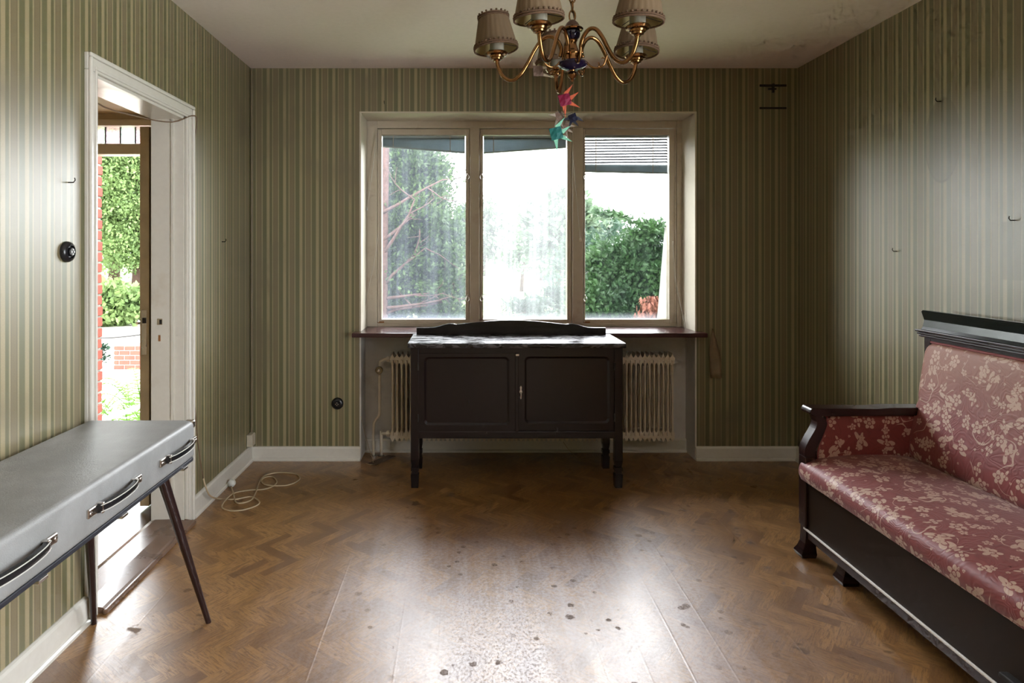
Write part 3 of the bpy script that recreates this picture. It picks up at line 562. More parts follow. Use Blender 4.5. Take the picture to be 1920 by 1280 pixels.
for (y0, y1) in ((SFY-.055, SFY), (NY, NY+.055)):
    mk('front_post', B(FX-.008, FX+.040, y0, y1, .13, .44, .004), m_mahog, sf)
    cy = (y0+y1)/2
    bm = bmesh.new(); tpts = [(.008, .14, .024), (.006, .10, .023), (.002, .06, .023), (-.004, .035, .028), (-.012, .016, .034), (-.010, 0, .030)]; rings = []
    for (dx, z, w) in tpts: rings.append([bm.verts.new((FX+.016+dx*.8+a*w, cy+b*w, z)) for a, b in ((-1, -1), (1, -1), (1, 1), (-1, 1))])
    for a, b in zip(rings, rings[1:]):
        for k in range(4): bm.faces.new((a[k], a[(k+1) % 4], b[(k+1) % 4], b[k]))
    bm.faces.new(rings[0]); bm.faces.new(rings[-1]); mk('foot', bm, m_mahog, sf)
    # S-curved arm support, arm board, arm panel
    outer = spline([(FX-.008, 0, .44), (FX-.006, 0, .475), (FX+.012, 0, .515), (FX+.038, 0, .56), (FX+.046, 0, .59), (FX+.034, 0, .618)], 4); inner = spline([(FX+.065, 0, .618), (FX+.088, 0, .59), (FX+.083, 0, .56), (FX+.06, 0, .51), (FX+.042, 0, .47), (FX+.040, 0, .44)], 4)
    mk('arm_support', prism(bmesh.new(), [(p.x, p.z) for p in outer]+[(p.x, p.z) for p in inner], 'y', y0+.003, y1-.003), m_mahog, sf)
    bm = prism(bmesh.new(), [(FX+.012, .645), (FX+.018, .652), (FX+.30, .650), (FX+.36, .655), (BX+.02, .655), (BX+.02, .622), (FX+.03, .618), (FX+.014, .624), (FX+.008, .634)], 'y', y0-.008, y1+.012); bmesh.ops.bevel(bm, geom=bm.edges[:], offset=.002, segments=1, affect='EDGES', clamp_overlap=True); mk('arm_rest', bm, m_mahog, sf)
    yy = y0+.014 if y0 > 2 else y1-.014; s = -1 if y0 > 2 else 1
    rows = []
    for i in range(9):
        f = i/8; z = .40+.222*f; l = FX+.05+.042*max(0, min(1, (z-.46)/.11)); row = []
        for j in range(15): u = j/14; x = l+(BX+.01-l)*u; row.append((Vector((x, yy+s*.012*math.sin(math.pi*min(1, u*1.0))**.4*math.sin(math.pi*f)**.4, z)), x, z))
        rows.append(row)
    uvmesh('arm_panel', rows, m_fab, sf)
    mk('arm_panel_backing', B(FX+.035, BX+.02, min(yy, yy-s*.02), max(yy, yy-s*.02), .30, .46), m_panel, sf)
    mk('arm_panel_backing', B(FX+.09, BX+.02, min(yy, yy-s*.02), max(yy, yy-s*.02), .46, .625), m_panel, sf)
    pts = [(FX+.052, yy+s*.003, .42), (FX+.056, yy+s*.003, .47), (FX+.075, yy+s*.003, .52), (FX+.094, yy+s*.003, .575), (FX+.094, yy+s*.003, .608), (FX+.12, yy+s*.003, .617), (BX-.06, yy+s*.003, .617)]; mk('piping', tube(bmesh.new(), spline(pts, 4), .004, 6), plain('red_braid', (.25, .06, .06), .7) if 'red_braid' not in MATS else MATS['red_braid'], sf, True)
    mk('back_post', B(BX-.005, BX+.05, y0+.005, y1-.01, .0, .965, .004), m_mahog, sf)
for yy in (2.575, 1.15):
    bm = bmesh.new(); rings = []
    for (dx, z, w) in ((.0, .11, .026), (.0, .07, .024), (-.005, .035, .028), (-.008, .015, .034), (-.006, 0, .031)): rings.append([bm.verts.new((FX+.055+dx+a*w, yy+b*w, z)) for a, b in ((-1, -1), (1, -1), (1, 1), (-1, 1))])
    for a, b in zip(rings, rings[1:]):
        for k in range(4): bm.faces.new((a[k], a[(k+1) % 4], b[(k+1) % 4], b[k]))
    bm.faces.new(rings[0]); bm.faces.new(rings[-1]); mk('foot', bm, m_mahog, sf)
m_crest = plain('green_black_crest_varnish', (.016, .022, .020), .2, 0, .6, .3, 14)
cr = [(BX-.012, .985), (BX-.002, 1.0), (BX+.004, 1.03), (BX-.004, 1.055), (BX-.008, 1.066), (BX-.002, 1.072), (BX+.024, 1.072), (BX+.024, .985)]
mk('crest_board', prism(bmesh.new(), cr, 'y', NY+.002, SFY+.002), m_crest, sf)
bm = bmesh.new()
for i, (dx, z0, z1) in enumerate(((-.030, .978, .988), (-.024, .967, .976), (-.018, .957, .965))): box(bm, BX+dx, BX+.03, NY-.012+i*.004, SFY+.012-i*.004, z0, z1, .002)
box(bm, BX-.012, BX+.03, NY, SFY, .955, .985); mk('cornice_moulding', bm, m_mahog, sf)
mk('back_rail', B(BX-.004, BX+.04, NY+.05, SFY-.05, .937, .957), m_mahog, sf); mk('piping', tube(bmesh.new(), [(BX-.004, NY+.06, .938), (BX-.004, SFY-.052, .938)], .005, 6), MATS['red_braid'], sf)
mk('back_board', B(BX+.02, BX+.05, NY+.05, SFY-.05, .3, .96), m_panel, sf)
mk('drawer_handle', B(FX-.022, FX+.006, 1.70, 1.76, .165, .18, .004), m_steel, sf)
# ------------------------------------------------------------------ grey case on splayed legs
CX0, CX1, CY0, CY1, CZ0, CZ1 = -1.330, -.954, 1.19, 2.272, .592, .737
cs = thing('instrument_case', 'long grey leatherette case with three black handles on tapered legs', 'case', ((CX0+CX1)/2, (CY0+CY1)/2, 0))
bm = B(CX0, CX1, CY0, CY1, CZ0+.012, CZ1, .016, 4); mk('case_body', bm, m_case, cs, True, auto=35)
mk('base_board', B(CX0+.004, CX1-.004, CY0+.004, CY1-.004, CZ0, CZ0+.014, .003), m_rubber, cs)
for hy in (2.135, 1.75, 1.36):
    x = CX1; zc = .668
    pts = spline([(x+.010, hy-.095, zc), (x+.020, hy-.06, zc), (x+.026, hy, zc+.001), (x+.020, hy+.06, zc), (x+.010, hy+.095, zc)], 5); bm = bmesh.new(); rings = []
    for p in pts: rings.append([bm.verts.new((p.x+a, p.y, p.z+b)) for a, b in ((-.005, -.012), (.004, -.010), (.006, 0), (.004, .010), (-.005, .012))])
    for a, b in zip(rings, rings[1:]):
        for k in range(5): bm.faces.new((a[k], a[(k+1) % 5], b[(k+1) % 5], b[k]))
    bm.faces.new(rings[0]); bm.faces.new(rings[-1]); h = mk('handle', bm, m_black, cs, True, auto=40)
    bm = bmesh.new()
    for dz in (-.0085, .0085): tube(bm, [(p.x+.0055, p.y, p.z+dz) for p in pts], .0014, 5)
    mk('handle_piping', bm, m_plugw, h)
    for s in (-1, 1):
        bm = B(x-.001, x+.007, hy+s*.108-.026, hy+s*.108+.026, zc-.012, zc+.012, .003); box(bm, x, x+.018, hy+s*.086-.005, hy+s*.086+.005, zc-.014, zc+.014, .002)
        lathe(bm, [(.004, .006), (.005, .009), (.002, .010)], (x, hy+s*.125, zc), 8, 'x'); mk('handle_bracket', bm, m_chrome, h)
for (tx, ty, bx_, by_) in ((-1.02, 2.15, -.918, 2.300), (-1.27, 2.15, -1.325, 2.292), (-1.02, 1.32, -.918, 1.17), (-1.27, 1.32, -1.325, 1.17)):
    l = mk('leg', tube(bmesh.new(), [(tx, ty, CZ0), (bx_, by_, .0)], [.019, .0095], 14), m_leg, cs, True, auto=50); mk('leg_collar', lathe(bmesh.new(), [(.026, -.004), (.026, 0), (.022, .0)], (tx, ty, CZ0-.002), 14), m_steel, l)
for yy in (2.19, 1.80, 1.45): mk('latch', B(CX1-.016, CX1+.002, yy-.016, yy+.016, CZ0-.005, CZ0+.003, .001), m_chrome, cs)
bm = bmesh.new(); box(bm, CX1-.03, CX1+.001, CY1-.02, CY1+.002, CZ1-.028, CZ1+.0015, .006, 2); mk('corner_cap', bm, m_chrome, cs)
# ------------------------------------------------------------------ chandelier
D0, RA = 2.10, .252; CXc = (1073-PX)/F*D0; zc = EYE+.652
def cz(p): return EYE+(PY-p)/F*D0
sc_ = F/D0
ch = thing('chandelier', 'brass five-arm chandelier with pleated brown shades and blue balls', 'chandelier', (CXc, D0, cz(152)))
C0 = (CXc, D0, 0)
def L(name, pr, mat, n=24, par=None): return mk(name, lathe(bmesh.new(), [(r/sc_, cz(y)) for r, y in pr], C0, n), mat, par or ch, True, auto=40)
L('dome_cap', [(2, 37), (6, 39), (11, 44), (14, 50), (15, 55)], plain('brown_cap_metal', (.09, .05, .03), .35, .6)); L('crown_ring', [(15, 52), (19, 53), (20.5, 55), (19, 57.5), (14, 59)], m_brass)
L('blue_ball', [(10, 57), (14.5, 60), (15, 65), (13, 71), (9, 75)], m_blue); L('neck', [(9, 74), (10, 76), (8, 79), (8, 84), (10, 90), (12, 95), (16, 99), (17, 102)], m_brass)
L('drum', [(17, 101), (16.5, 103), (16.5, 113), (18, 115), (24, 117)], m_brass); L('blue_dish', [(18, 114), (27, 117), (29, 120), (25, 125), (15, 130), (7, 132)], m_blue)
L('finial', [(6, 131), (5, 134), (8, 137), (9, 141), (7, 145), (3, 148), (4, 150), (1, 154)], m_brass)
cz0 = cz(37)
link = None
for i in range(13):
    zz = cz0+.012+i*.031
    bm = bmesh.new(); pts = []
    for k in range(13): a = 2*math.pi*k/12; pts.append(Vector((.010*math.cos(a), 0, .019*math.sin(a))))
    if i % 2: pts = [Vector((0, p.x, p.z)) for p in pts]
    tube(bm, [p+Vector((CXc, D0, zz)) for p in pts], .0028, 6, False); mk('chain_link', bm, m_brass, ch, True)
    if zz > H-.05: break
mk('ceiling_cap', lathe(bmesh.new(), [(.012, H-.07), (.03, H-.05), (.055, H-.012), (.058, H)], C0, 20), m_brass, ch, True)
mk('flex', tube(bmesh.new(), spline([(CXc+.008*math.cos(i*1.3), D0+.008*math.sin(i*1.3), cz0+(H-.05-cz0)*i/10) for i in range(11)], 3), .0028, 6), m_brown_cord, ch, True)
arm = [(.040, -.015), (.036, .012), (.048, .040), (.072, .056), (.098, .048), (.122, .018), (.146, -.026), (.172, -.064), (.200, -.080), (.228, -.068), (.246, -.036), (.252, -.004)]
protos = None
for i in range(5):
    a = R(94+72*i); ca, sa = math.cos(a), math.sin(a)
    def W(r, dz): return Vector((CXc+r*ca, D0+r*sa, zc+dz))
    am = mk('arm', tube(bmesh.new(), spline([W(r, z) for r, z in arm], 4), .0068, 9), m_brass, ch, True)
    e = W(RA, 0); wv = lambda t: 0
    mk('drip_pan', lathe(bmesh.new(), [(.009, -.014), (.012, -.010), (.018, -.008), (.019, -.003), (.023, -.001), (.025, .004), (.034, .007), (.038, .013), (.035, .017), (.012, .018)], e, 20), m_brass, am, True, auto=22)
    mk('candle_sleeve', lathe(bmesh.new(), [(.024, .016), (.024, .062), (.022, .066), (.004, .066)], e, 16), m_candle, am, True, auto=40)
    bl = mk('bulb_holder', tube(bmesh.new(), [e+Vector((0, 0, .06)), e+Vector((0, 0, .10))], [.014, .010], 10), m_candle, am, True)
    # pleated shade with a lining and beaded braid, leaning a little outwards
    tilt = Matrix.Rotation(R(5), 3, Vector((-sa, ca, 0))); zb0, zt0, rb, rt_ = .029, .133, .073, .051
    def frust(n, r0, r1, z0, z1, amp, freq):
        bm = bmesh.new(); rows = []
        for k in range(6):
            f = k/5; rr = r0+(r1-r0)*f; rows.append([bm.verts.new(e+tilt @ Vector(((rr*(1+amp*math.sin(freq*2*math.pi*j/n)))*math.cos(2*math.pi*j/n), (rr*(1+amp*math.sin(freq*2*math.pi*j/n)))*math.sin(2*math.pi*j/n), z0+(z1-z0)*f))) for j in range(n)])
        for A, C in zip(rows, rows[1:]):
            for j in range(n): bm.faces.new((A[j], A[(j+1) % n], C[(j+1) % n], C[j]))
        return bm
    sh = mk('lamp_shade', frust(96, rb, rt_, zb0, zt0, .014, 24), m_shade, am, True); mk('lining', frust(32, rb-.003, rt_-.003, zb0+.001, zt0, 0, 1), m_lining, sh, True)
    for (z, r, nb) in ((zb0, rb, 30), (zt0, rt_, 18)):
        bm = bmesh.new(); tube(bm, [e+tilt @ Vector((r*math.cos(2*math.pi*j/24), r*math.sin(2*math.pi*j/24), z)) for j in range(25)], .0034, 6, False); tube(bm, [e+tilt @ Vector(((r+.001)*math.cos(2*math.pi*j/24), (r+.001)*math.sin(2*math.pi*j/24), z+.006)) for j in range(25)], .003, 5, False)
        for j in range(nb):
            q = 2*math.pi*j/nb; p = e+tilt @ Vector(((r-.001)*math.cos(q), (r-.001)*math.sin(q), z+.0125)); bmesh.ops.create_icosphere(bm, subdivisions=1, radius=.0042, matrix=Matrix.Translation(p))
        mk('braid', bm, m_trim, sh, True)
    bm = bmesh.new(); tube(bm, [e+Vector((0, 0, .05)), e+tilt @ Vector((rb-.004, 0, zb0+.004))], .0012, 5); tube(bm, [e+Vector((0, 0, .05)), e+tilt @ Vector((-(rb-.004)*.5, (rb-.004)*.86, zb0+.004))], .0012, 5); tube(bm, [e+Vector((0, 0, .05)), e+tilt @ Vector((-(rb-.004)*.5, -(rb-.004)*.86, zb0+.004))], .0012, 5); mk('shade_wire', bm, m_steel, sh)
    # ornamental scroll between the arms
    a2 = a+R(36); c2, s2 = math.cos(a2), math.sin(a2)
    def W2(r, z): return Vector((CXc+r*c2, D0+r*s2, z))
    zz = cz(118); bm = tube(bmesh.new(), spline([W2(.045, zz), W2(.06, zz-.016), W2(.08, zz-.022), W2(.10, zz-.014), W2(.108, zz+.006), W2(.104, zz+.018)], 4), [.0045]*20+[.002], 6) if False else tube(bmesh.new(), spline([W2(.045, zz), W2(.06, zz-.016), W2(.08, zz-.022), W2(.10, zz-.014), W2(.108, zz+.006), W2(.112, zz+.018)], 4), .0035, 6)
    tube(bm, spline([W2(.106, zz+.004), W2(.098, zz+.010), W2(.094, zz+.008)], 3), .0022, 5); tube(bm, spline([W2(.085, zz-.020), W2(.086, zz-.008), W2(.082, zz-.006)], 3), .0025, 5); mk('scroll', bm, m_brass, ch, True)
# ------------------------------------------------------------------ folded paper fish
def fish(label, px, py, d, size, rot, body, fin, fins, yaw=0):
    c = at(px, py, d); t = thing('paper_fish', label, 'paper fish', tuple(c), 'folded paper fish under the chandelier'); M_ = Matrix.Rotation(R(yaw), 3, 'Z') @ Matrix.Rotation(R(rot), 3, 'Y'); s = size
    bm = bmesh.new()                                     # woven square pillow
    g = 4; G = [[bm.verts.new(c+M_ @ Vector(((i/g-.5)*s, -.16*s*(1-abs(i/g-.5)*2)*(1-abs(j/g-.5)*2)-.02*s-(.03*s if (i+j) % 2 else 0), (j/g-.5)*s))) for j in range(g+1)] for i in range(g+1)]
    K = [[bm.verts.new(c+M_ @ Vector(((i/g-.5)*s, .16*s*(1-abs(i/g-.5)*2)*(1-abs(j/g-.5)*2)+.02*s, (j/g-.5)*s))) for j in range(g+1)] for i in range(g+1)]
    for i in range(g):
        for j in range(g): bm.faces.new((G[i][j], G[i+1][j], G[i+1][j+1], G[i][j+1])); bm.faces.new((K[i][j], K[i][j+1], K[i+1][j+1], K[i+1][j]))
    bd = [(i, 0) for i in range(g)]+[(g, j) for j in range(g)]+[(i, g) for i in range(g, 0, -1)]+[(0, j) for j in range(g, 0, -1)]
    for q in range(len(bd)): a, b = bd[q], bd[(q+1) % len(bd)]; bm.faces.new((G[a[0]][a[1]], K[a[0]][a[1]], K[b[0]][b[1]], G[b[0]][b[1]]))
    mk('body', bm, body, t)
    for (ang, ln, ox, oz, wd) in fins:
        u = Vector((math.cos(R(ang)), 0, math.sin(R(ang)))); n_ = Vector((-u.z, 0, u.x)); o = Vector((ox*s, 0, oz*s)); P = [o-n_*wd*s, o+n_*wd*s, o+u*ln*s]; bm = bmesh.new(); sd = random.choice((-1, 1))*.1*s
        f0 = [bm.verts.new(c+M_ @ (p+Vector((0, -.02*s+(sd if i == 2 else 0), 0)))) for i, p in enumerate(P)]; f1 = [bm.verts.new(c+M_ @ (p+Vector((0, .02*s+(sd if i == 2 else 0), 0)))) for i, p in enumerate(P)]
        bm.faces.new(f0); bm.faces.new(f1[::-1])
        for k in range(3): bm.faces.new((f0[k], f0[(k+1) % 3], f1[(k+1) % 3], f1[k]))
        mk('fin', bm, fin, t)
    return t
FD = 2.36; fr = [(38, 1.1, .15, .45, .20), (22, .95, .48, .0, .20), (-40, .95, .40, -.40, .18), (-98, 1.15, -.15, -.42, .20)]
fish('crimson folded paper fish with orange fins, topmost of the cluster', 1059, 187, FD, .042, -14, paper('crimson_paper', (.22, .008, .045)), paper('orange_paper', (.62, .13, .06)), fr)
fish('teal folded paper fish with mint green fins, lowest of the cluster', 1043, 250, FD-.02, .044, -14, paper('teal_paper', (.01, .13, .12)), paper('mint_paper', (.24, .62, .45)), fr)
fish('brown folded paper fish hanging left of the navy one', 1049, 218, FD+.02, .034, 80, paper('taupe_paper', (.17, .11, .08)), paper('pale_taupe_paper', (.30, .25, .2)), fr, 25)
fish('navy blue folded paper fish hanging beside the brown one', 1074, 221, FD, .030, 70, paper('navy_paper', (.010, .012, .035)), paper('dark_slate_paper', (.05, .055, .075)), fr, -20)
fish('small brown folded paper fish half hidden behind the teal one', 1061, 238, FD+.05, .030, 40, MATS['taupe_paper'], MATS['pale_taupe_paper'], fr, 30)
fish('pale brown folded paper fish tangled in a chandelier arm', 1009, 133, 2.2, .036, -5, MATS['taupe_paper'], paper('straw_paper', (.45, .38, .26)), [(0, 1.0, .5, .3, .14), (-20, 1.0, .5, -.35, .14), (120, .6, -.3, .5, .12)], 15)
mw = thing('mobile_threads', 'dark wire and threads joining the hanging paper fish', 'threads', tuple(at(1055, 200, FD)))
mk('wire', tube(bmesh.new(), spline([at(1044, 206, FD), at(1052, 213, FD), at(1062, 214, FD), at(1073, 211, FD)], 4), .0012, 5), m_thread, mw)
for (a, b) in (((1062, 165), (1060, 176)), ((1060, 196), (1058, 213)), ((1045, 125), (1046, 206)), ((1073, 211), (1074, 214)), ((1046, 206), (1048, 211)), ((1050, 225), (1044, 240)), ((1052, 213), (1060, 231))): mk('thread', tube(bmesh.new(), [at(*a, FD), at(*b, FD)], .0007, 4), m_thread, mw)
# ------------------------------------------------------------------ small wall fittings
def socket(label, c, axis, r):
    t = thing('wall_socket', label, 'socket', tuple(c)); s = -1 if axis == 'y' else 1
    mk('cover', lathe(bmesh.new(), [(r, 0), (r, s*.006), (r*.92, s*.013), (r*.72, s*.018), (r*.62, s*.019), (r*.60, s*.012), (.001, s*.012)], c, 28, axis), m_black, t, True, auto=35)
    mk('insert', lathe(bmesh.new(), [(r*.42, s*.010), (r*.42, s*.020), (r*.36, s*.023), (.001, s*.023)], c, 20, axis), m_black, t, True, auto=35)
    for (a, b) in ((-.2, 0), (.2, 0), (0, .22), (0, -.22)):
        q = Vector(c)+(Vector((a*r, 0, b*r)) if axis == 'y' else Vector((0, a*r, b*r))); mk('contact_hole', lathe(bmesh.new(), [(r*.07, s*.0225), (r*.07, s*.0245), (r*.03, s*.0245)], q, 8, axis), m_chrome, t)
    return t
dS = -XL*F/(PX-124); socket('round black socket on the left wall beside the doorway', (XL, dS, EYE-(472-PY)/F*dS), 'x', .036)
socket('round black socket low on the back wall left of the radiator', ((633-PX)/F*YB, YB, EYE-(756-PY)/F*YB), 'y', .038)
jb = thing('outlet_box', 'cream outlet box at the corner above the baseboard', 'outlet', (XL+.02, 4.0, .115)); c = at(461, 824, 4.0); mk('box', B(XL, XL+.034, 4.005, 4.072, .105, .182, .004), plain('cream_bakelite', (.55, .50, .40), .35), jb); mk('face_plate', B(XL+.034, XL+.037, 4.01, 4.067, .11, .177, .002), MATS['cream_bakelite'], jb)
# ventilation marks high on the back wall
vt = thing('vent_bracket', 'black iron vent bracket high on the back wall by the corner', 'bracket', tuple(at(1449, 205, YB)))
def wb(x0, x1, y0, y1, th=.006): a = at(x0, y1, YB); b = at(x1, y0, YB); return B(a.x, b.x, YB-th, YB+.001, a.z, b.z, .001)
mk('bar', wb(1424, 1474, 158.5, 162.5), m_steel, vt); mk('bar', wb(1424, 1474, 201, 204.5), m_steel, vt); mk('catch', wb(1447.5, 1451, 157, 174, .010), m_steel, vt); mk('catch_arm', wb(1440, 1455, 165.5, 168.5, .008), m_steel, vt)
def nail(label, p, wall, mat=m_steel):
    n_ = {'b': Vector((0, -1, 0)), 'l': Vector((1, 0, 0)), 'r': Vector((-1, 0, 0))}[wall]; p = Vector(p); bm = tube(bmesh.new(), [p, p+n_*.018, p+n_*.024+Vector((0, 0, .008)), p+n_*.022+Vector((0, 0, .016))], .0022, 6); o = mk('wall_hook', bm, mat, label=label, cat='hook', origin=tuple(p), group='small hooks and nails in the walls')
nail('small hook above the left end of the window', at(721, 195, YB), 'b'); nail('small white hook above the right end of the window', at(1259, 192, YB), 'b', m_plugw)
def onr(px, py): d = XR*F/(px-PX); return (XR, d, EYE-(py-PY)/F*d)
def onl(px, py): d = XL*F/(px-PX); return (XL, d, EYE-(py-PY)/F*d)
nail('nail high on the right wall near the oval mark', onr(1764, 190), 'r'); nail('nail in the middle of the right wall', onr(1682, 471), 'r'); nail('nail on the right wall above the sofa at the frame edge', onr(1903, 413), 'r'); nail('nail on the left wall above the black socket', onl(128, 342), 'l'); nail('nail on the left wall right of the doorway', onl(416, 453), 'l')
# ------------------------------------------------------------------ flex over the doorway and coiled on the floor
def onf(px, py, z=.004): d = (EYE-z)*F/(py-PY); return Vector(((px-PX)/F*d, d, z))
pc = thing('power_cord', 'cream flex running down the door frame and coiled on the floor', 'cord', tuple(onf(500, 920)))
xw = XL+.008; top = Vector((XL+.03, DY1+.066, DZ-.005))
over = [Vector((-1.75, 2.5, HZ-.01)), Vector((XH-.02, 2.62, DZ-.03)), Vector((XH+.06, 2.85, DZ-.055)), Vector((XL-.03, 3.05, DZ-.04)), Vector((XL+.022, DY1+.02, DZ+.01)), top]
mk('brown_flex', tube(bmesh.new(), spline(over+[Vector((xw, DY1+.072+.006*math.sin(k*1.1), DZ-.02-k*.13)) for k in range(1, 11)]+[Vector((xw+.012, 3.20, .52)), Vector((xw+.016, 3.22, .36)), Vector((xw+.03, 3.25, .18))], 4), .0032, 6), m_brown_cord, pc, True)
fl = [Vector((xw+.03, 3.25, .18)), Vector((XL+.06, 3.27, .09)), onf(412, 935), onf(440, 936), onf(470, 931), onf(486, 940), onf(480, 948), onf(455, 956), onf(430, 957), onf(416, 950), onf(424, 936), onf(440, 924), onf(465, 919), onf(495, 917), onf(512, 911), onf(519, 903), onf(512, 894), onf(498, 894), onf(490, 901), onf(500, 909), onf(535, 910), onf(556, 903), onf(562, 895), onf(553, 888), onf(525, 885.5), onf(500, 890), onf(488, 900), onf(480, 922), onf(472, 936), onf(455, 943), onf(442, 941), onf(439, 930), onf(435, 917), onf(433, 908, .012)]
mk('cream_flex', tube(bmesh.new(), spline(fl, 5), .0042, 7), m_cord, pc, True)
pp = onf(434, 906, .022); pl = mk('plug', lathe(bmesh.new(), [(.006, -.02), (.012, -.012), (.021, -.004), (.021, .012), (.016, .016)], pp, 14, 'y'), m_plugw, pc, True, auto=40); mk('plug_pin', tube(bmesh.new(), [pp+Vector((-.008, .016, 0)), pp+Vector((-.008, .034, 0))], .0025, 6), m_chrome, pl); mk('plug_pin', tube(bmesh.new(), [pp+Vector((.008, .016, 0)), pp+Vector((.008, .034, 0))], .0025, 6), m_chrome, pl)
# cloth strip pinned beside window board, strings and debris near the radiator
bm = bmesh.new(); rows = []
for i in range(11):
    f = i/10; z = at(0, 616, YB-.02).z*(1-f)+at(0, 709, YB-.02).z*f; xl = at(1336-8*min(1, f*2.2)+4*f, 0, YB-.02).x; xr = at(1338+14*min(1, f*1.6), 0, YB-.02).x; rows.append([bm.verts.new((xl+(xr-xl)*k/6, YB-.014-.010*math.sin(k/6*math.pi*2+f*2), z)) for k in range(7)])
for a, b in zip(rows, rows[1:]):
    for k in range(6): bm.faces.new((a[k], a[k+1], b[k+1], b[k]))
bmesh.ops.solidify(bm, geom=bm.faces[:], thickness=.003); mk('cloth_strip', bm, m_cloth, smooth=True, label='folded stained cloth strip hanging from a nail right of the window board', cat='cloth', origin=tuple(at(1341, 709, YB-.02)))
cord('loose_string', [at(677, 780, YB-.01), at(684, 812, YB+.02), at(692, 840, YB+.02), onf(700, 868, .003), onf(694, 871, .003), onf(686, 868, .003)], .0018, m_cord, 'thin loose string at the left corner of the radiator niche', 'string')
cord('loose_string', [at(1056, 828, 4.05), at(1066, 842, 4.02), onf(1083, 858, .002)], .0016, m_cord, 'thin loose string hanging under the sideboard', 'string')
a = onf(688, 869); b = onf(742, 855); mk('card_scrap', prism(bmesh.new(), [(a.x, a.y), (a.x+.06, a.y-.02), (b.x, b.y), (b.x-.05, b.y+.02)], 'z', .001, .006), m_card, label='flat brown card scrap on the floor beside the radiator pipes', cat='card', origin=tuple(a))
# ------------------------------------------------------------------ garden
mk('ground_lawn', B(-70, 70, 4.7, 130, -.75, -.5), m_lawn, kind='structure')
mk('ground_path', B(-12, -2.2, 6.9, 17.5, -.52, -.488), m_gravel, kind='structure')
mk('ground_step', B(-2.75, -1.45, 4.27, 5.2, -.6, -.06, .01), m_gravel, kind='structure')
rng = np.random.default_rng(3)
def leaf_mesh(name, pts, dirs, size, kind, mat, parent, label=None):
    """sprigs: each a small fan of pointed leaves, all joined in one part"""
    n = len(pts); dirs = dirs/np.maximum(1e-6, np.linalg.norm(dirs, axis=1, keepdims=True)); rnd = rng.normal(size=(n, 3)); sd = np.cross(dirs, rnd); sd /= np.maximum(1e-6, np.linalg.norm(sd, axis=1, keepdims=True)); nm = np.cross(dirs, sd)
    if kind == 'spray':
        T = []
        for (bx_, ang, ln) in ((0, 0, 1.0), (.12, 42, .55), (.12, -42, .55), (.35, 36, .48), (.35, -36, .48), (.58, 30, .36), (.58, -30, .36)):
            u = np.array((math.cos(R(ang)), math.sin(R(ang)))); w = np.array((-u[1], u[0]))*.075; o = np.array((bx_, 0)); T += [o-w, o+w, o+u*ln]
    else: T = [(0, 0), (.5, .3), (1, 0), (0, 0), (1, 0), (.5, -.3)]
    T = np.array(T); m = len(T); sz_ = size*(.6+.8*rng.random(n)); droop = np.array([.0 if kind == 'spray' else .12*abs(t[1]) for t in T])
    V = pts[:, None, :]+(dirs[:, None, :]*T[None, :, 0, None]+sd[:, None, :]*T[None, :, 1, None]+nm[:, None, :]*(droop[None, :, None]+.12*(T[None, :, 0, None])**2))*sz_[:, None, None]
    V = V.reshape(-1, 3); me = bpy.data.meshes.new(name); org = np.array(ORG[parent]); V = V-org
    k = len(V)//3; me.vertices.add(len(V)); me.vertices.foreach_set('co', V.ravel()); me.loops.add(len(V)); me.loops.foreach_set('vertex_index', np.arange(len(V))); me.polygons.add(k); me.polygons.foreach_set('loop_start', np.arange(k)*3); me.polygons.foreach_set('loop_total', np.full(k, 3)); me.update(); me.validate()
    me.materials.append(mat); o = bpy.data.objects.new(name, me); COL.objects.link(o); o.parent = parent; o['kind'] = 'stuff'; ORG[o] = ORG[parent]
    if label: o['label'] = label
    return o
def clumps(c, rad, n_cl, per, cl_r, shell=.55, keep=None):
    """points gathered in clumps spread through an ellipsoid; directions point outwards and a little up"""
    c = np.array(c); rad = np.array(rad); P = []; Dd = []
    for _ in range(n_cl):
        q = rng.normal(size=3); q /= np.linalg.norm(q); q *= (shell+(1-shell)*rng.random())
        cc = c+q*rad
        if keep is not None and not keep(cc): continue
        g = rng.normal(size=(per, 3))*cl_r*np.array((1, 1, .55)); P.append(cc+g); d = q*np.array((1, 1, .6))+np.array((0, 0, .25)); Dd.append(d[None, :]+rng.normal(size=(per, 3))*.55)
    return np.concatenate(P), np.concatenate(Dd)
def branch(bm, p, d, ln, r, depth):
    pts = [Vector(p)]; d = Vector(d).normalized()
    for k in range(4): d = (d+Vector(rng.normal(size=3)*.13)).normalized(); pts.append(pts[-1]+d*ln/4)
    tube(bm, pts, [r*(1-.16*k) for k in range(5)], 6)
    if depth:
        for k in (2, 3, 4):
            q = (d+Vector(rng.normal(size=3)*.7)).normalized(); branch(bm, pts[k], q, ln*.5, r*.45, depth-1)
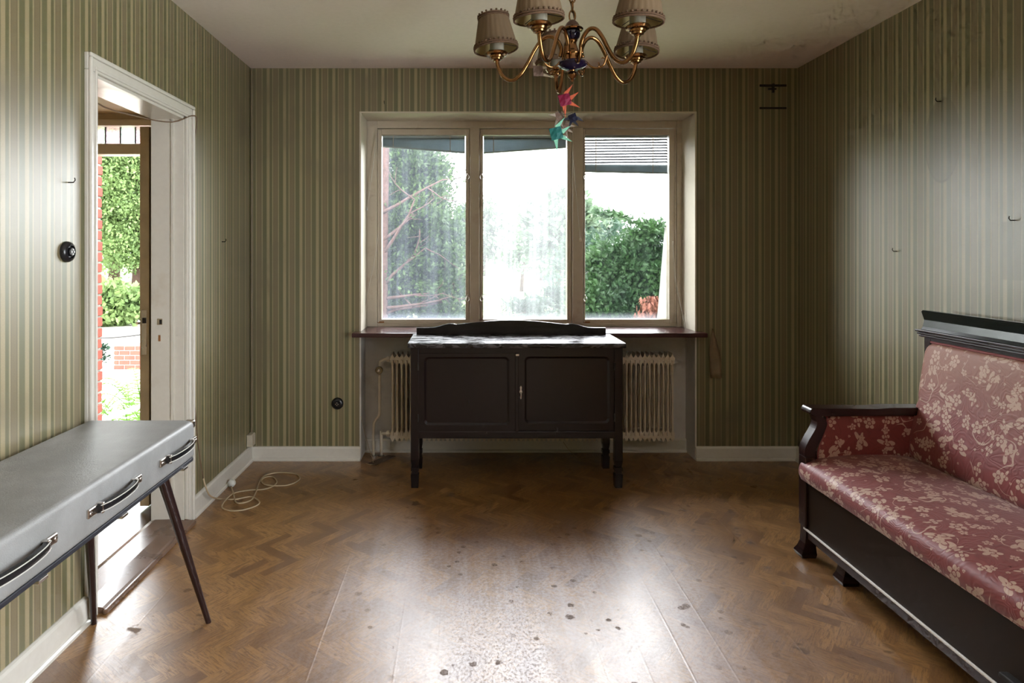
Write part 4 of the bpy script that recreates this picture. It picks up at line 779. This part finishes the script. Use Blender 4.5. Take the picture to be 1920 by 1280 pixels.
# big thuja beyond the left sash
tj = thing('thuja_tree', 'tall thuja with bare lower trunk filling the left window pane', 'tree', (-.85, 7.3, -.5))
mk('trunk', tube(bmesh.new(), spline([(-.98, 6.9, -.5), (-.90, 6.9, .4), (-.885, 6.9, 1.1), (-.87, 6.95, 1.9), (-.85, 7, 3.0)], 4), [.085-.0028*i for i in range(17)], 9), m_bark, tj, True)
bm = bmesh.new()
for (z, dx, up) in ((.55, 1, .1), (.72, 1, .05), (.82, .9, .35), (.95, .8, .6), (1.3, .6, .9), (1.45, .9, .5), (1.75, .9, .4), (.65, .6, .2)): branch(bm, (-.87, 6.88, z), (dx, .1, up), .55+.2*rng.random(), .020, 2)
mk('branches', bm, m_bark, tj, True)
def kp(c): return not (c[0] < -.42 and c[2] < .82 and c[1] < 7.4) and c[2] < 2.75
P1, D1 = clumps((-.72, 7.6, 1.25), (.66, .6, 1.85), 480, 130, .11, .45, lambda c: kp(c)); P3, D3 = clumps((-.60, 7.7, 2.0), (.42, .5, .75), 120, 130, .10, .3); P1 = np.concatenate([P1, P3]); D1 = np.concatenate([D1, D3]); P2, D2 = clumps((-.19, 7.3, .6), (.26, .4, 1.2), 120, 130, .08, .5)
leaf_mesh('foliage', np.concatenate([P1, P2]), np.concatenate([D1, D2]), .052, 'spray', m_thuja, tj)
# juniper in the right sash
jn = thing('juniper_bush', 'large green juniper bush filling the right window pane', 'bush', (2.2, 8.2, -.5))
mk('trunk', tube(bmesh.new(), [(2.3, 8.5, -.5), (2.25, 8.4, .6), (2.4, 8.3, 1.3)], [.08, .06, .03], 8), m_bark, jn, True)
parts = [clumps((2.1, 8.2, 1.15), (.55, .3, .32), 70, 100, .09, .3), clumps((2.05, 8.25, .75), (.6, .35, .45), 80, 100, .10, .3), clumps((2.15, 8.3, .40), (.85, .7, .80), 190, 110, .10, .65), clumps((2.5, 8.2, 1.45), (.42, .4, .32), 45, 100, .08, .5), clumps((1.72, 7.9, .60), (.35, .3, .3), 26, 60, .08, .5)]
tip = np.array([(1.62+.9*t, 7.9+.02*t, 1.80-.22*t+.04*math.sin(5*t)) for t in rng.random(420)])+rng.normal(size=(420, 3))*.028*np.array((1, 1, .8))
leaf_mesh('foliage', np.concatenate([p[0] for p in parts]+[tip]), np.concatenate([p[1] for p in parts]+[np.array((-1, 0, .25))+rng.normal(size=(420, 3))*.5]), .065, 'spray', m_juni, jn)
pd = np.array((2.13, 7.25, .70))+np.stack([rng.normal(size=260)*.035*(1+2*(q := rng.random(260))), rng.normal(size=260)*.03, -q*.26+.13], 1); leaf_mesh('dead_spray', pd, np.array((.1, -.2, -1.0))+rng.normal(size=(260, 3))*.35, .085, 'spray', m_dead, jn, 'dead rust brown spray')
# blue-green shrub behind it, low conifers in the middle sash
sh = thing('grey_green_shrub', 'hazy grey green shrub behind the juniper top', 'bush', (2.6, 13, -.5)); P1, D1 = clumps((2.9, 13, .9), (1.1, .8, 1.0), 80, 50, .16, .7); leaf_mesh('foliage', P1, D1, .12, 'spray', m_yew, sh)
for (lab, c, r, ncl, s) in (('dark green low conifer spreading in front of the middle pane', (.84, 8.8, .22), (.33, .35, .5), 80, .07), ('low spreading conifer at the right edge of the middle pane', (1.32, 9.8, .25), (.42, .3, .6), 80, .08), ('small low conifer tuft on the lawn by the middle pane', (.44, 8.0, .30), (.18, .2, .20), 26, .05)):
    t = thing('low_conifer', lab, 'bush', (c[0], c[1], -.5)); P1, D1 = clumps(c, r, ncl, 55, .07, .6); leaf_mesh('foliage', P1, D1, s, 'spray', m_yew, t); bm = tube(bmesh.new(), [(c[0], c[1], -.5), (c[0]+.03, c[1], c[2])], [.03, .015], 6); mk('stem', bm, m_bark, t)
t = thing('leafy_shoot', 'slender leafy shoot at the lower left of the middle pane', 'plant', (.22, 6.2, -.5)); bm = bmesh.new()
for k in range(4): branch(bm, (.19+.05*k, 6.2, -.5+.9), (.25*(k-1.2), 0, 1), .35, .006, 1)
tube(bm, [(.24, 6.2, -.5), (.24, 6.2, .45)], .012, 6); mk('stems', bm, m_bark, t); P1, D1 = clumps((.28, 6.2, .62), (.16, .12, .2), 24, 6, .04, .3); leaf_mesh('leaves', P1, D1, .05, 'leaf', m_broad, t)
# tall dark tree at the right edge of the middle pane and the far hedge of trees
def tree(label, c, h, r, ncl, per, size, mat, trunk=.12, group=None, kind='leaf'):
    t = thing('garden_tree', label, 'tree', (c[0], c[1], -.5), group); bm = bmesh.new(); tube(bm, [(c[0], c[1], -.5), (c[0]+.1, c[1], h*.35), (c[0]-.05, c[1], h*.75)], [trunk, trunk*.7, trunk*.3], 8)
    for k in range(5): branch(bm, (c[0], c[1], h*(.3+.1*k)), (rng.normal(), rng.normal(), .8), r*.9, trunk*.35, 1)
    mk('trunk', bm, m_bark, t, True); P1, D1 = clumps((c[0], c[1], h*.6), (r, r*.8, h*.45), ncl, per, r*.16, .5); leaf_mesh('foliage', P1, D1, size, kind, mat, t); return t
tree('bushy dark tree at the right edge of the middle pane', (2.9, 20, 0), 3.2, 1.1, 90, 60, .22, m_far)
for i, (x, y, h, r, lab) in enumerate(((-2.5, 40, 4.2, 2.4, 'far pale tree at the left of the middle pane'), (1.4, 47, 4.8, 2.2, 'far pale tree behind the small lawn tree'), (4.9, 40, 4.0, 2.2, 'far pale tree at the right of the middle pane'), (8.9, 47, 4.4, 2.5, 'far pale tree behind the juniper bush'), (-7.4, 47, 5.0, 2.6, 'far pale tree behind the thuja'))): tree(lab, (x, y, 0), h, r, 90, 60, .42, m_far, .2, 'far trees across the lawn')
tree('small lone tree standing on the far lawn', (2.6, 29, 0), 2.4, .95, 50, 50, .2, m_far, .09)
# seen through the front door
tree('tall leafy tree seen through the open front door', (-9.3, 18.3, 0), 5.4, 2.2, 300, 240, .09, m_broad, .26); tree('dense leafy tree behind the gravel beyond the front door', (-12.6, 23, 0), 6.5, 2.2, 260, 220, .11, m_broad, .22); tree('pale leafy tree right of the gravel beyond the front door', (-9.6, 29.5, 0), 8.6, 2.4, 260, 220, .12, m_broad, .22)
hb = thing('hedge_bush', 'low green hedge at the end of the gravel', 'bush', (-9.0, 15.6, -.5)); P1, D1 = clumps((-9.0, 15.6, .0), (1.5, .35, .5), 90, 60, .17, .4); leaf_mesh('foliage', P1, D1, .16, 'leaf', m_broad, hb)
gp = thing('garden_pier', 'low red brick pier standing on the pale gravel', 'brick pier', (-5.2, 10.0, -.5)); mk('mortar_core', B(-5.37, -4.9, 9.85, 10.2, -.49, -.135), m_mortar, gp)
for c in range(5):
    for k in range(3): xa = -5.385+k*.165-(.08 if c % 2 else 0); mk('brick', B(max(-5.385, xa), min(-4.89, xa+.15), 9.84, 10.21, -.487+c*.0735, -.487+c*.0735+.06, .004, 1), m_brick, gp)
t = thing('garden_shrub', 'small dark shrub left of the brick pier', 'bush', (-5.68, 10, -.5)); P1, D1 = clumps((-5.68, 10, -.28), (.14, .14, .2), 20, 30, .04, .4); leaf_mesh('foliage', P1, D1, .05, 'leaf', m_yew, t)
rb_ = thing('rope_barrier', 'dark rope strung across the gravel beyond the front door', 'rope', (-4.0, 7.9, -.5)); mk('rope', tube(bmesh.new(), spline([(-4.9, 7.9, .30), (-4.5, 7.9, .26), (-4.0, 7.9, .30), (-3.2, 7.9, .44)], 5), .012, 6), m_steel, rb_, True)
for x, z in ((-4.9, .36), (-3.2, .5)): mk('post', tube(bmesh.new(), [(x, 7.9, -.5), (x, 7.9, z)], .02, 8), m_steel, rb_)
for (x, y, lab) in ((-3.62, 6.1, 'bright green fern left of the step rail'), (-3.12, 6.0, 'bright green fern beyond the step rail'), (-3.3, 6.6, 'bright green fern at the back by the gravel')):
    t = thing('fern', lab, 'fern', (x, y, -.5)); 
    for k in range(9):
        a = R(40*k+rng.random()*25); ln = .42+.2*rng.random(); pts = [Vector((x+ln*f*math.cos(a), y+ln*f*math.sin(a), -.5+.75*math.sin(f*1.9)*ln*1.25)) for f in [j/9 for j in range(10)]]; bm = bmesh.new(); tube(bm, pts, .004, 4)
        for j in range(1, 10):
            d = (pts[j]-pts[j-1]).normalized(); s_ = d.cross(Vector((0, 0, 1))).normalized(); w = .12*(1-abs(j/9-.35))
            for sg in (-1, 1):
                for h_ in (0, .5): p = pts[j-1].lerp(pts[j], h_); q = p+s_*sg*w+d*.04; bm.faces.new([bm.verts.new(v_) for v_ in (p-d*.011, p+d*.011, q)])
        mk('frond', bm, m_fern, t)
hr = thing('step_rail', 'white sloping rail beside the entrance steps', 'rail', (-3.0, 5.3, -.5)); A_ = at(205, 783, 5.2); B_ = at(262, 762, 5.6); dv = (B_-A_); mk('rail_bar', tube(bmesh.new(), [A_-dv*1.2, B_+dv*.6], .022, 8), m_plugw, hr)
for q in (A_-dv, B_+dv*.5): mk('rail_post', tube(bmesh.new(), [(q.x, q.y, -.5), (q.x, q.y, q.z)], .016, 8), m_plugw, hr)
